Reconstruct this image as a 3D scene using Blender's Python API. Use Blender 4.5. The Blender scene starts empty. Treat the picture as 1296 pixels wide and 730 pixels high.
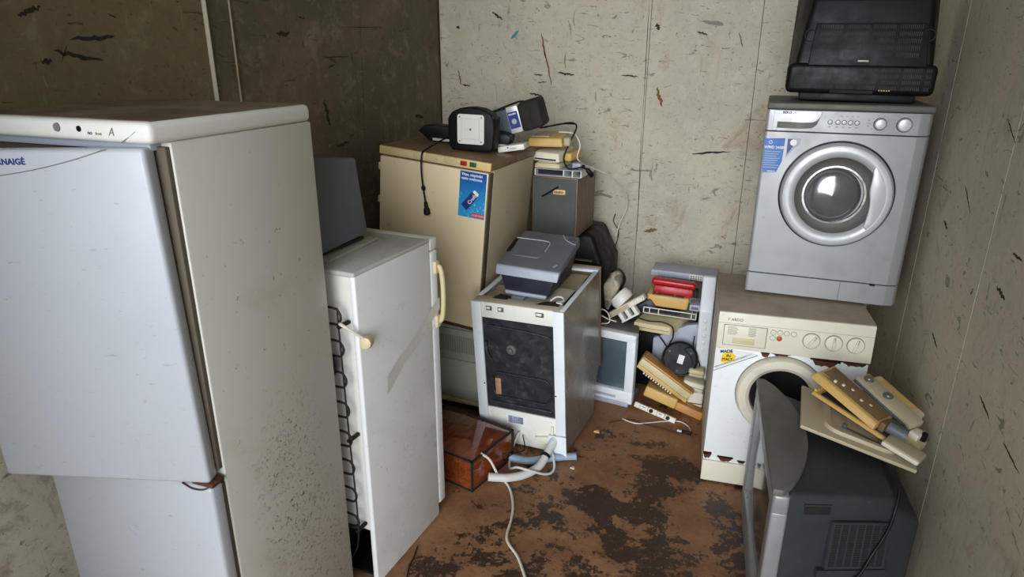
import bpy, bmesh, math, random
from mathutils import Vector, Matrix, Euler
random.seed(7)
R = math.radians
S = bpy.context.scene
COL = S.collection

# ---------------------------------------------------------------- camera, sky, exposure
cam_d = bpy.data.cameras.new('camera'); cam = bpy.data.objects.new('camera', cam_d); COL.objects.link(cam)
cam_d.sensor_width = 36.0; cam_d.lens = 842.6 / 1296 * 36; cam_d.clip_start = 0.02
cam.location = (0, 0, 1.886)
cam.rotation_euler = (Matrix.Rotation(R(20), 3, 'Z') @ Matrix.Rotation(R(90 - 19.618), 3, 'X') @ Matrix.Rotation(R(0.233), 3, 'Z')).to_euler()
S.camera = cam
W = bpy.data.worlds.new('overcast_sky'); S.world = W; W.use_nodes = True
W.node_tree.nodes['Background'].inputs[0].default_value = (0.80, 0.90, 1.0, 1)
W.node_tree.nodes['Background'].inputs[1].default_value = 0.85
sun_d = bpy.data.lights.new('hazy_low_sun', 'SUN'); sun = bpy.data.objects.new('hazy_low_sun', sun_d); COL.objects.link(sun)
sun_d.energy = 3.0; sun_d.angle = math.radians(48); sun_d.color = (0.94, 0.975, 1.0)
sun.rotation_euler = Vector((-0.06, 0.95, -0.13)).to_track_quat('-Z', 'Y').to_euler()
S.view_settings.view_transform = 'Standard'; S.view_settings.look = 'None'
S.view_settings.gamma = 1.0; S.view_settings.use_curve_mapping = False
S.view_settings.exposure = 0.48

# ---------------------------------------------------------------- materials
def col(c): return tuple(((v / 255) / 12.92 if v / 255 <= 0.04045 else ((v / 255 + 0.055) / 1.055) ** 2.4) for v in c) + (1,)
class NT:
    def __init__(s, name):
        s.m = bpy.data.materials.new(name); s.m.use_nodes = True; s.t = s.m.node_tree
        s.b = s.t.nodes['Principled BSDF']; s.tc = s.n('ShaderNodeTexCoord')
    def n(s, t, **k):
        o = s.t.nodes.new(t)
        for a, v in k.items(): setattr(o, a, v)
        return o
    def l(s, a, b): s.t.links.new(a, b)
    def vec(s, scale=(1, 1, 1), rot=(0, 0, 0), loc=(0, 0, 0)):
        m = s.n('ShaderNodeMapping'); s.l(s.tc.outputs['Object'], m.inputs[0])
        m.inputs['Scale'].default_value = scale; m.inputs['Rotation'].default_value = rot; m.inputs['Location'].default_value = loc
        return m.outputs[0]
    def noise(s, scale, detail=6, rough=0.6, dist=0, vec=None):
        o = s.n('ShaderNodeTexNoise'); o.inputs['Scale'].default_value = scale; o.inputs['Detail'].default_value = detail
        o.inputs['Roughness'].default_value = rough; o.inputs['Distortion'].default_value = dist
        s.l(vec if vec else s.tc.outputs['Object'], o.inputs['Vector']); return o.outputs['Fac']
    def rng(s, v, lo, hi, a=0, b=1):
        o = s.n('ShaderNodeMapRange', interpolation_type='SMOOTHSTEP'); s.l(v, o.inputs[0])
        for i, q in zip((1, 2, 3, 4), (lo, hi, a, b)): o.inputs[i].default_value = q
        return o.outputs[0]
    def math(s, op, a, b=None):
        o = s.n('ShaderNodeMath', operation=op)
        for i, q in enumerate((a, b)):
            if q is None: continue
            if isinstance(q, (int, float)): o.inputs[i].default_value = q
            else: s.l(q, o.inputs[i])
        return o.outputs[0]
    def mix(s, f, a, b):
        o = s.n('ShaderNodeMix', data_type='RGBA')
        if isinstance(f, (int, float)): o.inputs[0].default_value = f
        else: s.l(f, o.inputs[0])
        for i, q in ((6, a), (7, b)):
            if isinstance(q, tuple): o.inputs[i].default_value = q
            else: s.l(q, o.inputs[i])
        return o.outputs[2]
    def ball(s, c, r, sq=(1, 1, 1)):        # 1 inside a soft ball, 0 outside: where a stain sits
        v = s.n('ShaderNodeVectorMath', operation='SUBTRACT'); s.l(s.tc.outputs['Object'], v.inputs[0]); v.inputs[1].default_value = c
        d = s.n('ShaderNodeVectorMath', operation='DIVIDE'); s.l(v.outputs[0], d.inputs[0]); d.inputs[1].default_value = tuple(r * q for q in sq)
        e = s.n('ShaderNodeVectorMath', operation='LENGTH'); s.l(d.outputs[0], e.inputs[0])
        return s.rng(e.outputs['Value'], 0.3, 1.0, 1, 0)
    def bump(s, h, st=0.3, dist=0.002):
        o = s.n('ShaderNodeBump'); o.inputs['Strength'].default_value = st; o.inputs['Distance'].default_value = dist
        s.l(h, o.inputs['Height']); s.l(o.outputs[0], s.b.inputs['Normal'])
    def done(s, c, rough=0.5, metal=0.0, spec=0.5):
        if isinstance(c, tuple): s.b.inputs['Base Color'].default_value = c
        else: s.l(c, s.b.inputs['Base Color'])
        if isinstance(rough, (int, float)): s.b.inputs['Roughness'].default_value = rough
        else: s.l(rough, s.b.inputs['Roughness'])
        s.b.inputs['Metallic'].default_value = metal; s.b.inputs['Specular IOR Level'].default_value = spec
        return s.m
def grimy(name, base, rough=0.45, metal=0.0, dirt=(70, 58, 44), amt=0.5, scale=6, specks=0.5, speck=(40, 32, 26), streak=0.0, blot=(), bump=0.0, spec=0.5, lo=0.5, hi=0.8):
    t = NT(name); c = col(base)
    f = t.math('MULTIPLY', t.rng(t.noise(scale, 8, 0.65, 0.3), lo, hi), amt)
    c = t.mix(f, c, col(dirt))
    if specks:
        g = t.math('MULTIPLY', t.rng(t.noise(scale * 9, 3, 0.6), 0.68, 0.74), specks)
        c = t.mix(g, c, col(speck))
    if streak:
        k = t.rng(t.noise(24, 4, 0.6, 0.6, t.vec((1.0, 1.0, 3.6), (0.3, 0.55, 0.3))), 0.655, 0.70)
        c = t.mix(t.math('MULTIPLY', k, streak), c, col(speck))
    for (p, r, sq, bc, sc, l2, h2) in blot:
        k = t.math('MULTIPLY', t.ball(p, r, sq), t.rng(t.noise(sc, 8, 0.75, 0.6), l2, h2))
        c = t.mix(k, c, col(bc))
    if bump: t.bump(t.noise(scale * 12, 4), bump)
    return t.done(c, t.rng(t.noise(scale * 2, 4), 0.3, 0.7, max(0.03, rough - 0.08), min(1, rough + 0.14)), metal, spec)

def wall_mat(name, base, tint, dark, rust, light, seed, k=1.0, low=None):
    t = NT(name); L = (seed * 3.1, seed * 1.7, seed * 2.3)
    c = t.mix(t.rng(t.noise(1.3, 6, 0.6, 0.6, t.vec(loc=L)), 0.38, 0.62), col(base), col(tint))
    if low:                                              # paler lower part of the panel
        sp = t.n('ShaderNodeSeparateXYZ'); t.l(t.tc.outputs['Object'], sp.inputs[0])
        z = t.math('ADD', sp.outputs['Z'], t.math('MULTIPLY', t.noise(2.5, 5, 0.6, 0.5), 0.5))
        c = t.mix(t.rng(z, 1.0, 1.5, 1, 0), c, col(low))
    c = t.mix(t.math('MULTIPLY', t.rng(t.noise(26, 8, 0.75, 0.2, t.vec(loc=L)), 0.48, 0.74), 0.26), c, col(dark))
    c = t.mix(t.math('MULTIPLY', t.rng(t.noise(8, 9, 0.72, 0.3, t.vec(loc=L)), 0.50, 0.70), 0.6), c, col(light))
    c = t.mix(t.math('MULTIPLY', t.rng(t.noise(3.4, 9, 0.7, 0.8, t.vec(loc=L)), 0.55, 0.70), 0.55 * k), c, col(rust))
    # rust runs, long and thin from top to bottom
    r = t.math('MULTIPLY', t.rng(t.noise(9, 5, 0.6, 0.6, t.vec((1.6, 1.6, 0.10), loc=L)), 0.635, 0.70), t.rng(t.noise(5, 7, 0.7, 0.4, t.vec(loc=(L[1], L[2], L[0]))), 0.48, 0.62))
    c = t.mix(t.math('MULTIPLY', r, 0.75), c, col(rust))
    # knocks and scrapes in four directions
    for i, (sc, rot, sq, lo) in enumerate(((6, (0.1, 0.1, 0.1), (1, 1, 4.2), 0.645), (7, (0.2, 0.4, 0), (4.5, 4.5, 1), 0.66), (15, (0.6, 0.9, 0.4), (1, 1, 2.4), 0.655), (5, (0.7, 0.3, 0.9), (1.6, 1.6, 3), 0.66), (11, (0.3, -0.8, 0.2), (1, 1, 4), 0.665))):
        m = t.rng(t.noise(sc, 5, 0.6, 1.2, t.vec(sq, rot, (seed + i * 5.7, i * 3.3, seed * 2 + i))), lo, lo + 0.035)
        c = t.mix(t.math('MULTIPLY', m, 0.6), c, col(dark))
    m = t.rng(t.noise(70, 3, 0.6, 0.2, t.vec(loc=L)), 0.66, 0.71)
    c = t.mix(t.math('MULTIPLY', m, 0.5), c, col(dark))
    for i, (sc, rot, sq) in enumerate(((10, (0.3, 0.2, 0.1), (5, 5, 0.8)), (13, (0.4, 0.9, 0.2), (1, 1, 6)), (16, (0.1, 0.2, 0.5), (1, 1, 1.4)))):
        m = t.rng(t.noise(sc, 4, 0.55, 0.5, t.vec(sq, rot, (i * 9.3 + seed, 4.4, i))), 0.66, 0.71)
        c = t.mix(t.math('MULTIPLY', m, 0.45), c, col(light))
    t.bump(t.noise(30, 6), 0.3, 0.004)
    return t.done(c, 0.62)

def floor_mat():
    t = NT('trodden_earth_floor')
    c = t.mix(t.rng(t.noise(4, 9, 0.7, 0.3), 0.35, 0.7), col((136, 94, 62)), col((166, 122, 86)))
    c = t.mix(t.math('MULTIPLY', t.rng(t.noise(34, 6, 0.75), 0.5, 0.72), 0.55), c, col((92, 62, 42)))
    c = t.mix(t.math('MULTIPLY', t.rng(t.noise(14, 8, 0.7), 0.56, 0.72), 0.5), c, col((190, 152, 112)))
    p1 = t.noise(3.2, 12, 0.72, 0.5, t.vec(loc=(3.3, 1.15, 0)))
    reg = t.math('MAXIMUM', t.ball((-0.36, 2.12, 0), 1.05, (0.85, 1.0, 5)), t.ball((-0.20, 2.72, 0), 0.62, (1.2, 0.7, 5)))
    e = t.math('ADD', t.math('ADD', p1, t.math('MULTIPLY', reg, 0.105)), t.math('MULTIPLY', t.math('SUBTRACT', t.noise(28, 8, 0.75, 0.3), 0.5), 0.46))
    wet = t.rng(e, 0.585, 0.625)
    c = t.mix(t.math('MULTIPLY', wet, 0.93), c, col((52, 33, 24)))
    c = t.mix(t.math('MULTIPLY', t.math('MULTIPLY', wet, t.rng(t.noise(50, 5, 0.7), 0.5, 0.66)), 0.6), c, col((26, 18, 15)))
    c = t.mix(t.math('MULTIPLY', t.rng(t.noise(85, 3, 0.5), 0.67, 0.72), 0.6), c, col((182, 146, 108)))
    t.bump(t.noise(45, 8, 0.7), 0.5, 0.006)
    return t.done(c, t.rng(wet, 0, 1, 0.66, 0.42))

M = {}
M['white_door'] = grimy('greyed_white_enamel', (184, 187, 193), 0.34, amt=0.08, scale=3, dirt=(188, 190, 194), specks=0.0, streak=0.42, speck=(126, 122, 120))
M['white'] = grimy('white_enamel', (234, 236, 238), 0.32, amt=0.10, specks=0.22, speck=(120, 110, 100), streak=0.25)
M['white_side'] = grimy('dusty_white_enamel', (206, 202, 192), 0.5, amt=0.42, scale=3, dirt=(150, 140, 122), specks=0.55, speck=(110, 95, 78),
    blot=(((0.62, 0.33, 0.55), 0.42, (1, 0.55, 1.1), (70, 54, 44), 70, 0.53, 0.64), ((0.62, 0.45, 0.15), 0.4, (1, 0.8, 1.0), (74, 58, 46), 60, 0.54, 0.65), ((0.62, 0.25, 1.0), 0.5, (1, 1, 1.2), (80, 66, 52), 40, 0.62, 0.70)))
M['fridge_top'] = grimy('dust_covered_top', (128, 110, 94), 0.75, amt=0.9, scale=5, dirt=(84, 66, 52), specks=0.8, speck=(46, 34, 26), lo=0.35, hi=0.75)
M['white_plain'] = grimy('white_plastic', (226, 224, 216), 0.4, amt=0.15, specks=0.15)
M['fr2_side'] = grimy('grey_white_enamel', (236, 237, 237), 0.33, amt=0.22, scale=4, dirt=(160, 156, 146), specks=0.35, speck=(120, 104, 84), streak=0.25)
M['fr2_top'] = grimy('dusty_fridge_top', (190, 188, 182), 0.5, amt=0.6, scale=5, dirt=(130, 122, 110), specks=0.5)
M['cream'] = grimy('aged_cream_plastic', (206, 192, 150), 0.42, amt=0.3, dirt=(150, 122, 78), specks=0.3)
M['cream_pale'] = grimy('pale_cream_enamel', (226, 219, 200), 0.4, amt=0.2, dirt=(170, 150, 116), specks=0.25)
M['ochre'] = grimy('yellowed_plastic', (206, 168, 98), 0.42, amt=0.45, dirt=(150, 104, 52), specks=0.3)
M['orange_beige'] = grimy('orange_yellowed_plastic', (196, 140, 72), 0.42, amt=0.45, dirt=(150, 96, 44), specks=0.3)
M['dark_gap'] = grimy('dark_recess', (30, 28, 26), 0.8, amt=0.2, specks=0.2)
M['black'] = grimy('black_plastic', (11, 11, 13), 0.5, amt=0.2, dirt=(28, 26, 24), specks=0.25, speck=(52, 48, 44), spec=0.3)
M['black_gloss'] = grimy('glossy_black_plastic', (14, 14, 16), 0.2, amt=0.2, dirt=(46, 42, 38), specks=0.3, speck=(90, 84, 76))
M['tar'] = grimy('bitumen_mat', (30, 30, 36), 0.5, amt=0.8, scale=24, dirt=(66, 66, 74), specks=0.7, speck=(120, 120, 126), bump=0.8, lo=0.5, hi=0.7)
M['wire'] = grimy('blackened_steel_wire', (44, 40, 36), 0.5, 0.4, amt=0.5, dirt=(84, 66, 46))
M['steel'] = grimy('dull_steel', (150, 148, 142), 0.4, 0.8, amt=0.4, dirt=(90, 74, 56))
M['chrome'] = grimy('chrome', (190, 190, 190), 0.18, 1.0, amt=0.1)
M['rubber'] = grimy('grey_rubber', (92, 90, 87), 0.6, amt=0.2)
M['gasket'] = grimy('dirty_gasket', (92, 82, 68), 0.7, amt=0.6, dirt=(70, 54, 38))
M['beige_door'] = grimy('beige_enamel', (236, 217, 178), 0.42, amt=0.3, scale=3, dirt=(168, 146, 104), specks=0.35, speck=(110, 88, 60))
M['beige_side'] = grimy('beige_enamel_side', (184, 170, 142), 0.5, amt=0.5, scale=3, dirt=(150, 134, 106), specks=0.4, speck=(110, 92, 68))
M['brown_top'] = grimy('dirty_brown_worktop', (124, 98, 68), 0.5, amt=0.7, scale=5, dirt=(72, 54, 38), specks=0.5, speck=(46, 34, 24), lo=0.4)
M['strip'] = grimy('yellow_beige_strip', (216, 186, 124), 0.4, amt=0.3, scale=8, dirt=(160, 124, 70), specks=0.25)
M['rust'] = grimy('rust', (84, 48, 32), 0.85, amt=0.8, scale=30, dirt=(48, 26, 18), specks=0.6, bump=0.5)
M['green_grey'] = grimy('pale_green_grey_enamel', (166, 172, 154), 0.5, amt=0.5, scale=5, dirt=(112, 110, 88), specks=0.5, speck=(70, 58, 40))
M['silver'] = grimy('silver_paint', (162, 163, 165), 0.36, 0.3, amt=0.18, scale=4, dirt=(140, 138, 132), specks=0.3, speck=(110, 104, 96))
M['silver_light'] = grimy('light_silver_paint', (200, 201, 203), 0.4, 0.3, amt=0.12, dirt=(150, 146, 140), specks=0.15)
M['silver_dark'] = grimy('dark_silver_top', (96, 94, 88), 0.55, 0.2, amt=0.5, dirt=(66, 58, 48))
M['cabinet_grey'] = grimy('slate_grey_case', (96, 102, 108), 0.45, amt=0.25, dirt=(80, 78, 74), specks=0.2)
M['grey_plastic'] = grimy('grey_plastic', (98, 100, 108), 0.5, amt=0.35, scale=5, dirt=(88, 84, 82), specks=0.4, speck=(140, 138, 136))
M['grey_light'] = grimy('light_grey_blue_plastic', (164, 170, 184), 0.45, amt=0.25, dirt=(120, 116, 112), specks=0.2)
M['navy_plastic'] = grimy('dark_navy_plastic', (40, 42, 54), 0.45, amt=0.35, dirt=(70, 68, 70), specks=0.3, speck=(110, 108, 108))
M['tv_grey'] = grimy('dark_grey_tv_plastic', (50, 54, 57), 0.55, amt=0.4, scale=4, dirt=(96, 88, 76), specks=0.35, speck=(120, 110, 96))
M['tv_top'] = grimy('dusty_grey_bezel', (104, 100, 96), 0.55, amt=0.5, scale=4, dirt=(84, 74, 62), specks=0.4)
M['tv_silver'] = grimy('tv_silver', (150, 150, 152), 0.35, 0.3, amt=0.3, dirt=(100, 96, 90))
M['ins'] = grimy('tan_insulation', (168, 152, 126), 0.8, amt=0.6, dirt=(110, 92, 66), specks=0.4)
M['ins_pale'] = grimy('pale_insulation', (196, 186, 166), 0.75, amt=0.5, dirt=(150, 134, 108), specks=0.4)
M['dish_side'] = grimy('stained_steel_side', (136, 130, 121), 0.27, 0.3, amt=0.3, scale=2.0, dirt=(112, 98, 80), specks=0.2, speck=(90, 66, 46))
M['white_blue'] = grimy('cold_white_sheet_metal', (226, 231, 236), 0.35, amt=0.1, specks=0.2)
M['red'] = grimy('red_plastic', (176, 18, 32), 0.25, amt=0.2, dirt=(110, 14, 20), specks=0.1)
M['blue_ink'] = grimy('blue_print', (30, 100, 176), 0.35, amt=0.1, specks=0)
M['ink'] = grimy('dark_blue_ink', (40, 52, 120), 0.4, amt=0.05, specks=0)
M['ink_black'] = grimy('black_print', (34, 32, 32), 0.5, amt=0.05, specks=0)
M['ink_grey'] = grimy('grey_print', (120, 118, 112), 0.5, amt=0.05, specks=0)
M['paper'] = grimy('white_paper', (232, 232, 232), 0.5, amt=0.15, specks=0.1)
M['yellow'] = grimy('yellow_print', (244, 206, 24), 0.4, amt=0.05, specks=0)
M['red_ink'] = grimy('red_print', (214, 44, 48), 0.4, amt=0.05, specks=0)
M['green'] = grimy('green_button', (38, 84, 66), 0.35, amt=0.1, specks=0)
M['red_button'] = grimy('red_button', (170, 34, 30), 0.35, amt=0.1, specks=0)
M['orange_button'] = grimy('orange_brown_button', (188, 84, 42), 0.4, amt=0.2, specks=0)
M['hose'] = grimy('grey_white_hose', (206, 208, 204), 0.5, amt=0.3, dirt=(150, 142, 128), scale=12)
M['hose_blue'] = grimy('blue_grey_hose', (142, 160, 180), 0.5, amt=0.3, dirt=(110, 110, 110), scale=12)
M['cord_white'] = grimy('white_cord', (222, 214, 196), 0.5, amt=0.2)
M['tape'] = grimy('yellowed_tape', (218, 215, 208), 0.22, amt=0.3, dirt=(190, 182, 164), specks=0.1)
M['peach'] = grimy('peach_foil', (196, 150, 116), 0.35, 0.3, amt=0.5, dirt=(120, 80, 60), scale=40)
M['clear'] = grimy('smoked_clear_plastic', (150, 150, 146), 0.2, amt=0.4, dirt=(60, 56, 50))
M['slate'] = grimy('charcoal_cloth', (78, 78, 78), 0.75, amt=0.3, dirt=(58, 56, 54), specks=0.3)
M['vent'] = grimy('dusty_vent', (44, 43, 42), 0.7, amt=0.3, specks=0.2)
M['washer_top'] = grimy('dusty_cream_top', (168, 152, 134), 0.6, amt=0.7, scale=5, dirt=(120, 102, 86), specks=0.5, speck=(84, 68, 54), lo=0.4)
M['scuff'] = grimy('dark_scuff', (44, 35, 30), 0.8, amt=0.6, scale=30, dirt=(80, 64, 50))
M['rust_run'] = grimy('rust_run', (128, 84, 50), 0.8, amt=0.7, scale=24, dirt=(70, 46, 34))
M['teal'] = grimy('teal_paint', (60, 140, 148), 0.6, amt=0.3)

def wood_gloss():
    t = NT('lacquered_red_brown_wood')
    n = t.noise(5, 6, 0.6, 1.2, t.vec((1.2, 9, 9)))
    c = t.mix(t.rng(n, 0.3, 0.7), col((96, 44, 24)), col((142, 70, 34)))
    c = t.mix(t.math('MULTIPLY', t.rng(t.noise(18, 6, 0.7), 0.62, 0.8), 0.3), c, col((110, 92, 80)))
    m = t.done(c, t.rng(t.noise(6, 4), 0.3, 0.7, 0.06, 0.16)); t.b.inputs['Coat Weight'].default_value = 0.6; t.b.inputs['Coat Roughness'].default_value = 0.05
    return m
M['wood_gloss'] = wood_gloss()
def veneer():
    t = NT('worn_brown_veneer')
    c = t.mix(t.rng(t.noise(4, 6, 0.6, 0.8, t.vec((8, 8, 1.2))), 0.3, 0.7), col((94, 72, 56)), col((120, 96, 76)))
    c = t.mix(t.math('MULTIPLY', t.rng(t.noise(22, 5), 0.62, 0.75), 0.5), c, col((60, 44, 34)))
    return t.done(c, 0.5)
M['veneer'] = veneer()
def glass_screen(name, c, r):
    t = NT(name); return t.done(t.mix(t.rng(t.noise(7, 6), 0.4, 0.8), col(c), col(tuple(v + 18 for v in c))), r)
M['crt'] = glass_screen('crt_glass', (70, 84, 92), 0.16)
M['crt_dark'] = glass_screen('dark_crt_glass', (48, 50, 50), 0.12)
M['porthole'] = glass_screen('porthole_glass', (120, 120, 122), 0.12)
M['porthole'].node_tree.nodes['Principled BSDF'].inputs['Metallic'].default_value = 0.6
M['dark_drum'] = glass_screen('dark_drum', (30, 28, 28), 0.3)

def poster_mat():        # printed drink advert: deep blue above, bright cyan with white splashes below
    t = NT('drink_poster_print'); sp = t.n('ShaderNodeSeparateXYZ'); t.l(t.tc.outputs['Object'], sp.inputs[0])
    c = t.mix(t.rng(sp.outputs['Z'], 0.60, 0.86), col((40, 156, 214)), col((24, 66, 150)))
    sp2 = t.math('MULTIPLY', t.rng(t.noise(60, 5, 0.7), 0.55, 0.66), t.rng(sp.outputs['Z'], 0.60, 0.76, 1, 0))
    c = t.mix(sp2, c, col((196, 228, 240)))
    return t.done(c, 0.35)
M['poster'] = poster_mat()

# ---------------------------------------------------------------- mesh helpers
def tag(o, label=None, cat=None, group=None, kind=None):
    for k, v in (('label', label), ('category', cat), ('group', group), ('kind', kind)):
        if v: o[k] = v
    return o
def thing(name, label, cat, loc=(0, 0, 0), rot=(0, 0, 0), group=None):
    o = bpy.data.objects.new(name, None); COL.objects.link(o); o.empty_display_size = 0.05
    o.location = loc; o.rotation_euler = rot
    return tag(o, label, cat, group)
class B:
    def __init__(s): s.bm = bmesh.new()
    def _bev(s, vs, bevel, seg):
        if bevel > 0:
            es = list({e for v in vs for e in v.link_edges})
            bmesh.ops.bevel(s.bm, geom=es, offset=bevel, segments=seg, affect='EDGES', profile=0.5, clamp_overlap=True)
    def box(s, x0, x1, y0, y1, z0, z1, bevel=0.0, seg=2, mtx=None):
        vs = [s.bm.verts.new(p) for p in ((x0, y0, z0), (x1, y0, z0), (x1, y1, z0), (x0, y1, z0), (x0, y0, z1), (x1, y0, z1), (x1, y1, z1), (x0, y1, z1))]
        for f in ((3, 2, 1, 0), (4, 5, 6, 7), (0, 1, 5, 4), (1, 2, 6, 5), (2, 3, 7, 6), (3, 0, 4, 7)): s.bm.faces.new([vs[i] for i in f])
        if mtx: bmesh.ops.transform(s.bm, matrix=mtx, verts=vs)
        s._bev(vs, bevel, seg); return s
    def hexa(s, lower, upper, bevel=0.0, seg=2):          # two quads, counter-clockwise from above
        vs = [s.bm.verts.new(p) for p in list(lower) + list(upper)]
        n = len(lower)
        s.bm.faces.new(vs[:n][::-1]); s.bm.faces.new(vs[n:])
        for i in range(n): j = (i + 1) % n; s.bm.faces.new((vs[i], vs[j], vs[n + j], vs[n + i]))
        bmesh.ops.recalc_face_normals(s.bm, faces=s.bm.faces)
        s._bev(vs, bevel, seg); return s
    def prism(s, poly, axis, a, b, bevel=0.0, seg=2):     # polygon in the two other axes, swept along axis from a to b
        def P(u, v, w): return {'x': (w, u, v), 'y': (u, w, v), 'z': (u, v, w)}[axis]
        return s.hexa([P(u, v, a) for u, v in poly], [P(u, v, b) for u, v in poly], bevel, seg)
    def cyl(s, p0, p1, r0, r1=None, seg=20, bevel=0.0):
        p0 = Vector(p0); p1 = Vector(p1); r1 = r0 if r1 is None else r1
        return s.lathe([(r0, 0), (r1, (p1 - p0).length)], p0, p1 - p0, seg, bevel=bevel)
    def lathe(s, prof, origin, axis, seg=32, caps=True, bevel=0.0, a0=0, a1=math.tau, close=True):
        q = Vector(axis).to_track_quat('Z', 'Y'); o = Vector(origin); rows = []
        full = abs(a1 - a0 - math.tau) < 1e-6; n = seg if full else seg + 1
        for r, z in prof:
            rows.append([s.bm.verts.new(o + q @ Vector((r * math.cos(a0 + (a1 - a0) * k / seg), r * math.sin(a0 + (a1 - a0) * k / seg), z))) for k in range(n)])
        for a, b in zip(rows, rows[1:]):
            for k in range(n if full else n - 1):
                j = (k + 1) % n; s.bm.faces.new((a[k], a[j], b[j], b[k]))
        if caps:
            for row, fl in ((rows[0], True), (rows[-1], False)):
                s.bm.faces.new(row[::-1] if fl else row)
        return s
    def tube(s, pts, r, seg=8, sub=6, closed=False):
        P = [Vector(p) for p in pts]; C = []
        if sub > 1 and len(P) > 2:
            n = len(P)
            for i in range(n if closed else n - 1):
                p0 = P[(i - 1) % n] if (closed or i > 0) else P[0] * 2 - P[1]; p1 = P[i]; p2 = P[(i + 1) % n]
                p3 = P[(i + 2) % n] if (closed or i < n - 2) else P[-1] * 2 - P[-2]
                for k in range(sub):
                    t = k / sub
                    C.append(0.5 * ((2 * p1) + (p2 - p0) * t + (2 * p0 - 5 * p1 + 4 * p2 - p3) * t * t + (3 * p1 - p0 - 3 * p2 + p3) * t ** 3))
            if not closed: C.append(P[-1])
        else: C = P
        n = len(C); rows = []; up = None
        for i, p in enumerate(C):
            d = (C[(i + 1) % n] - C[i - 1]) if (closed or 0 < i < n - 1) else (C[1] - C[0] if i == 0 else C[-1] - C[-2])
            if d.length < 1e-9: d = Vector((0, 0, 1))
            d.normalize()
            if up is None: up = d.orthogonal().normalized()
            up = (up - d * up.dot(d))
            up = up.normalized() if up.length > 1e-6 else d.orthogonal().normalized()
            w = d.cross(up)
            rows.append([s.bm.verts.new(p + (up * math.cos(a) + w * math.sin(a)) * r) for a in (math.tau * k / seg for k in range(seg))])
        for i in range(n if closed else n - 1):
            a = rows[i]; b = rows[(i + 1) % n]
            for k in range(seg): j = (k + 1) % seg; s.bm.faces.new((a[k], a[j], b[j], b[k]))
        if not closed: s.bm.faces.new(rows[0][::-1]); s.bm.faces.new(rows[-1])
        return s
    def grid(s, f, nu, nv):
        g = [[s.bm.verts.new(f(i / nu, j / nv)) for j in range(nv + 1)] for i in range(nu + 1)]
        for i in range(nu):
            for j in range(nv): s.bm.faces.new((g[i][j], g[i + 1][j], g[i + 1][j + 1], g[i][j + 1]))
        return s
    def sphere(s, c, r, sq=(1, 1, 1), u=20, v=12):
        bmesh.ops.create_uvsphere(s.bm, u_segments=u, v_segments=v, radius=r, matrix=Matrix.Translation(c) @ Matrix.Diagonal((*sq, 1))); return s
    def xf(s, m): bmesh.ops.transform(s.bm, matrix=m, verts=s.bm.verts); return s
    def out(s, name, mat, parent=None, ang=35, recalc=True):
        if recalc: bmesh.ops.recalc_face_normals(s.bm, faces=s.bm.faces)
        me = bpy.data.meshes.new(name); s.bm.to_mesh(me); s.bm.free()
        me.materials.append(M[mat] if isinstance(mat, str) else mat)
        for p in me.polygons: p.use_smooth = True
        me.set_sharp_from_angle(angle=R(ang))
        o = bpy.data.objects.new(name, me); COL.objects.link(o)
        if parent: o.parent = parent
        return o
def share(o, name=None, loc=None, rot=None, parent=None):
    c = o.copy(); COL.objects.link(c); c.parent = parent if parent else o.parent
    if loc is not None: c.location = loc
    if rot is not None: c.rotation_euler = rot
    return c
def text(name, body, size, loc, parent, mat, rot=(math.pi / 2, 0, 0), align='LEFT', ext=0.0006, shear=0.0, space=1.0, bold=0.0):
    cu = bpy.data.curves.new(name, 'FONT'); cu.body = body; cu.size = size; cu.extrude = ext; cu.align_x = align; cu.shear = shear
    cu.resolution_u = 3; cu.space_character = space; cu.offset = bold
    t = bpy.data.objects.new(name, cu); COL.objects.link(t)
    bpy.context.view_layer.update()
    me = bpy.data.meshes.new_from_object(t.evaluated_get(bpy.context.evaluated_depsgraph_get()))
    bpy.data.objects.remove(t); bpy.data.curves.remove(cu)
    me.materials.clear(); me.materials.append(M[mat])
    o = bpy.data.objects.new(name, me); COL.objects.link(o); o.location = loc; o.rotation_euler = rot; o.parent = parent
    return o
def small_print(x0, z0, w, h, n, y, parent, mat, m=None):     # print too small to read: a row of strokes
    o = B(); rr = random.Random(n)
    for k in range(n):
        a = x0 + w * k / n; o.box(a, a + w / n * 0.62, y, y + 0.0008, z0 + h * rr.choice((0, 0, 0.15)), z0 + h * rr.choice((0.75, 0.85, 1.0)))
    if m: o.xf(m)
    return tag(o.out('small_print', mat, parent), kind='stuff')
def rrect(x0, x1, z0, z1, r, n=5):
    pts = []
    for cx, cz, a in ((x1 - r, z0 + r, -90), (x1 - r, z1 - r, 0), (x0 + r, z1 - r, 90), (x0 + r, z0 + r, 180)):
        for k in range(n + 1): pts.append((cx + r * math.cos(R(a + 90 * k / n)), cz + r * math.sin(R(a + 90 * k / n))))
    return pts
def rot_to(p, e): return Matrix.Translation(p) @ Euler(e).to_matrix().to_4x4()

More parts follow.
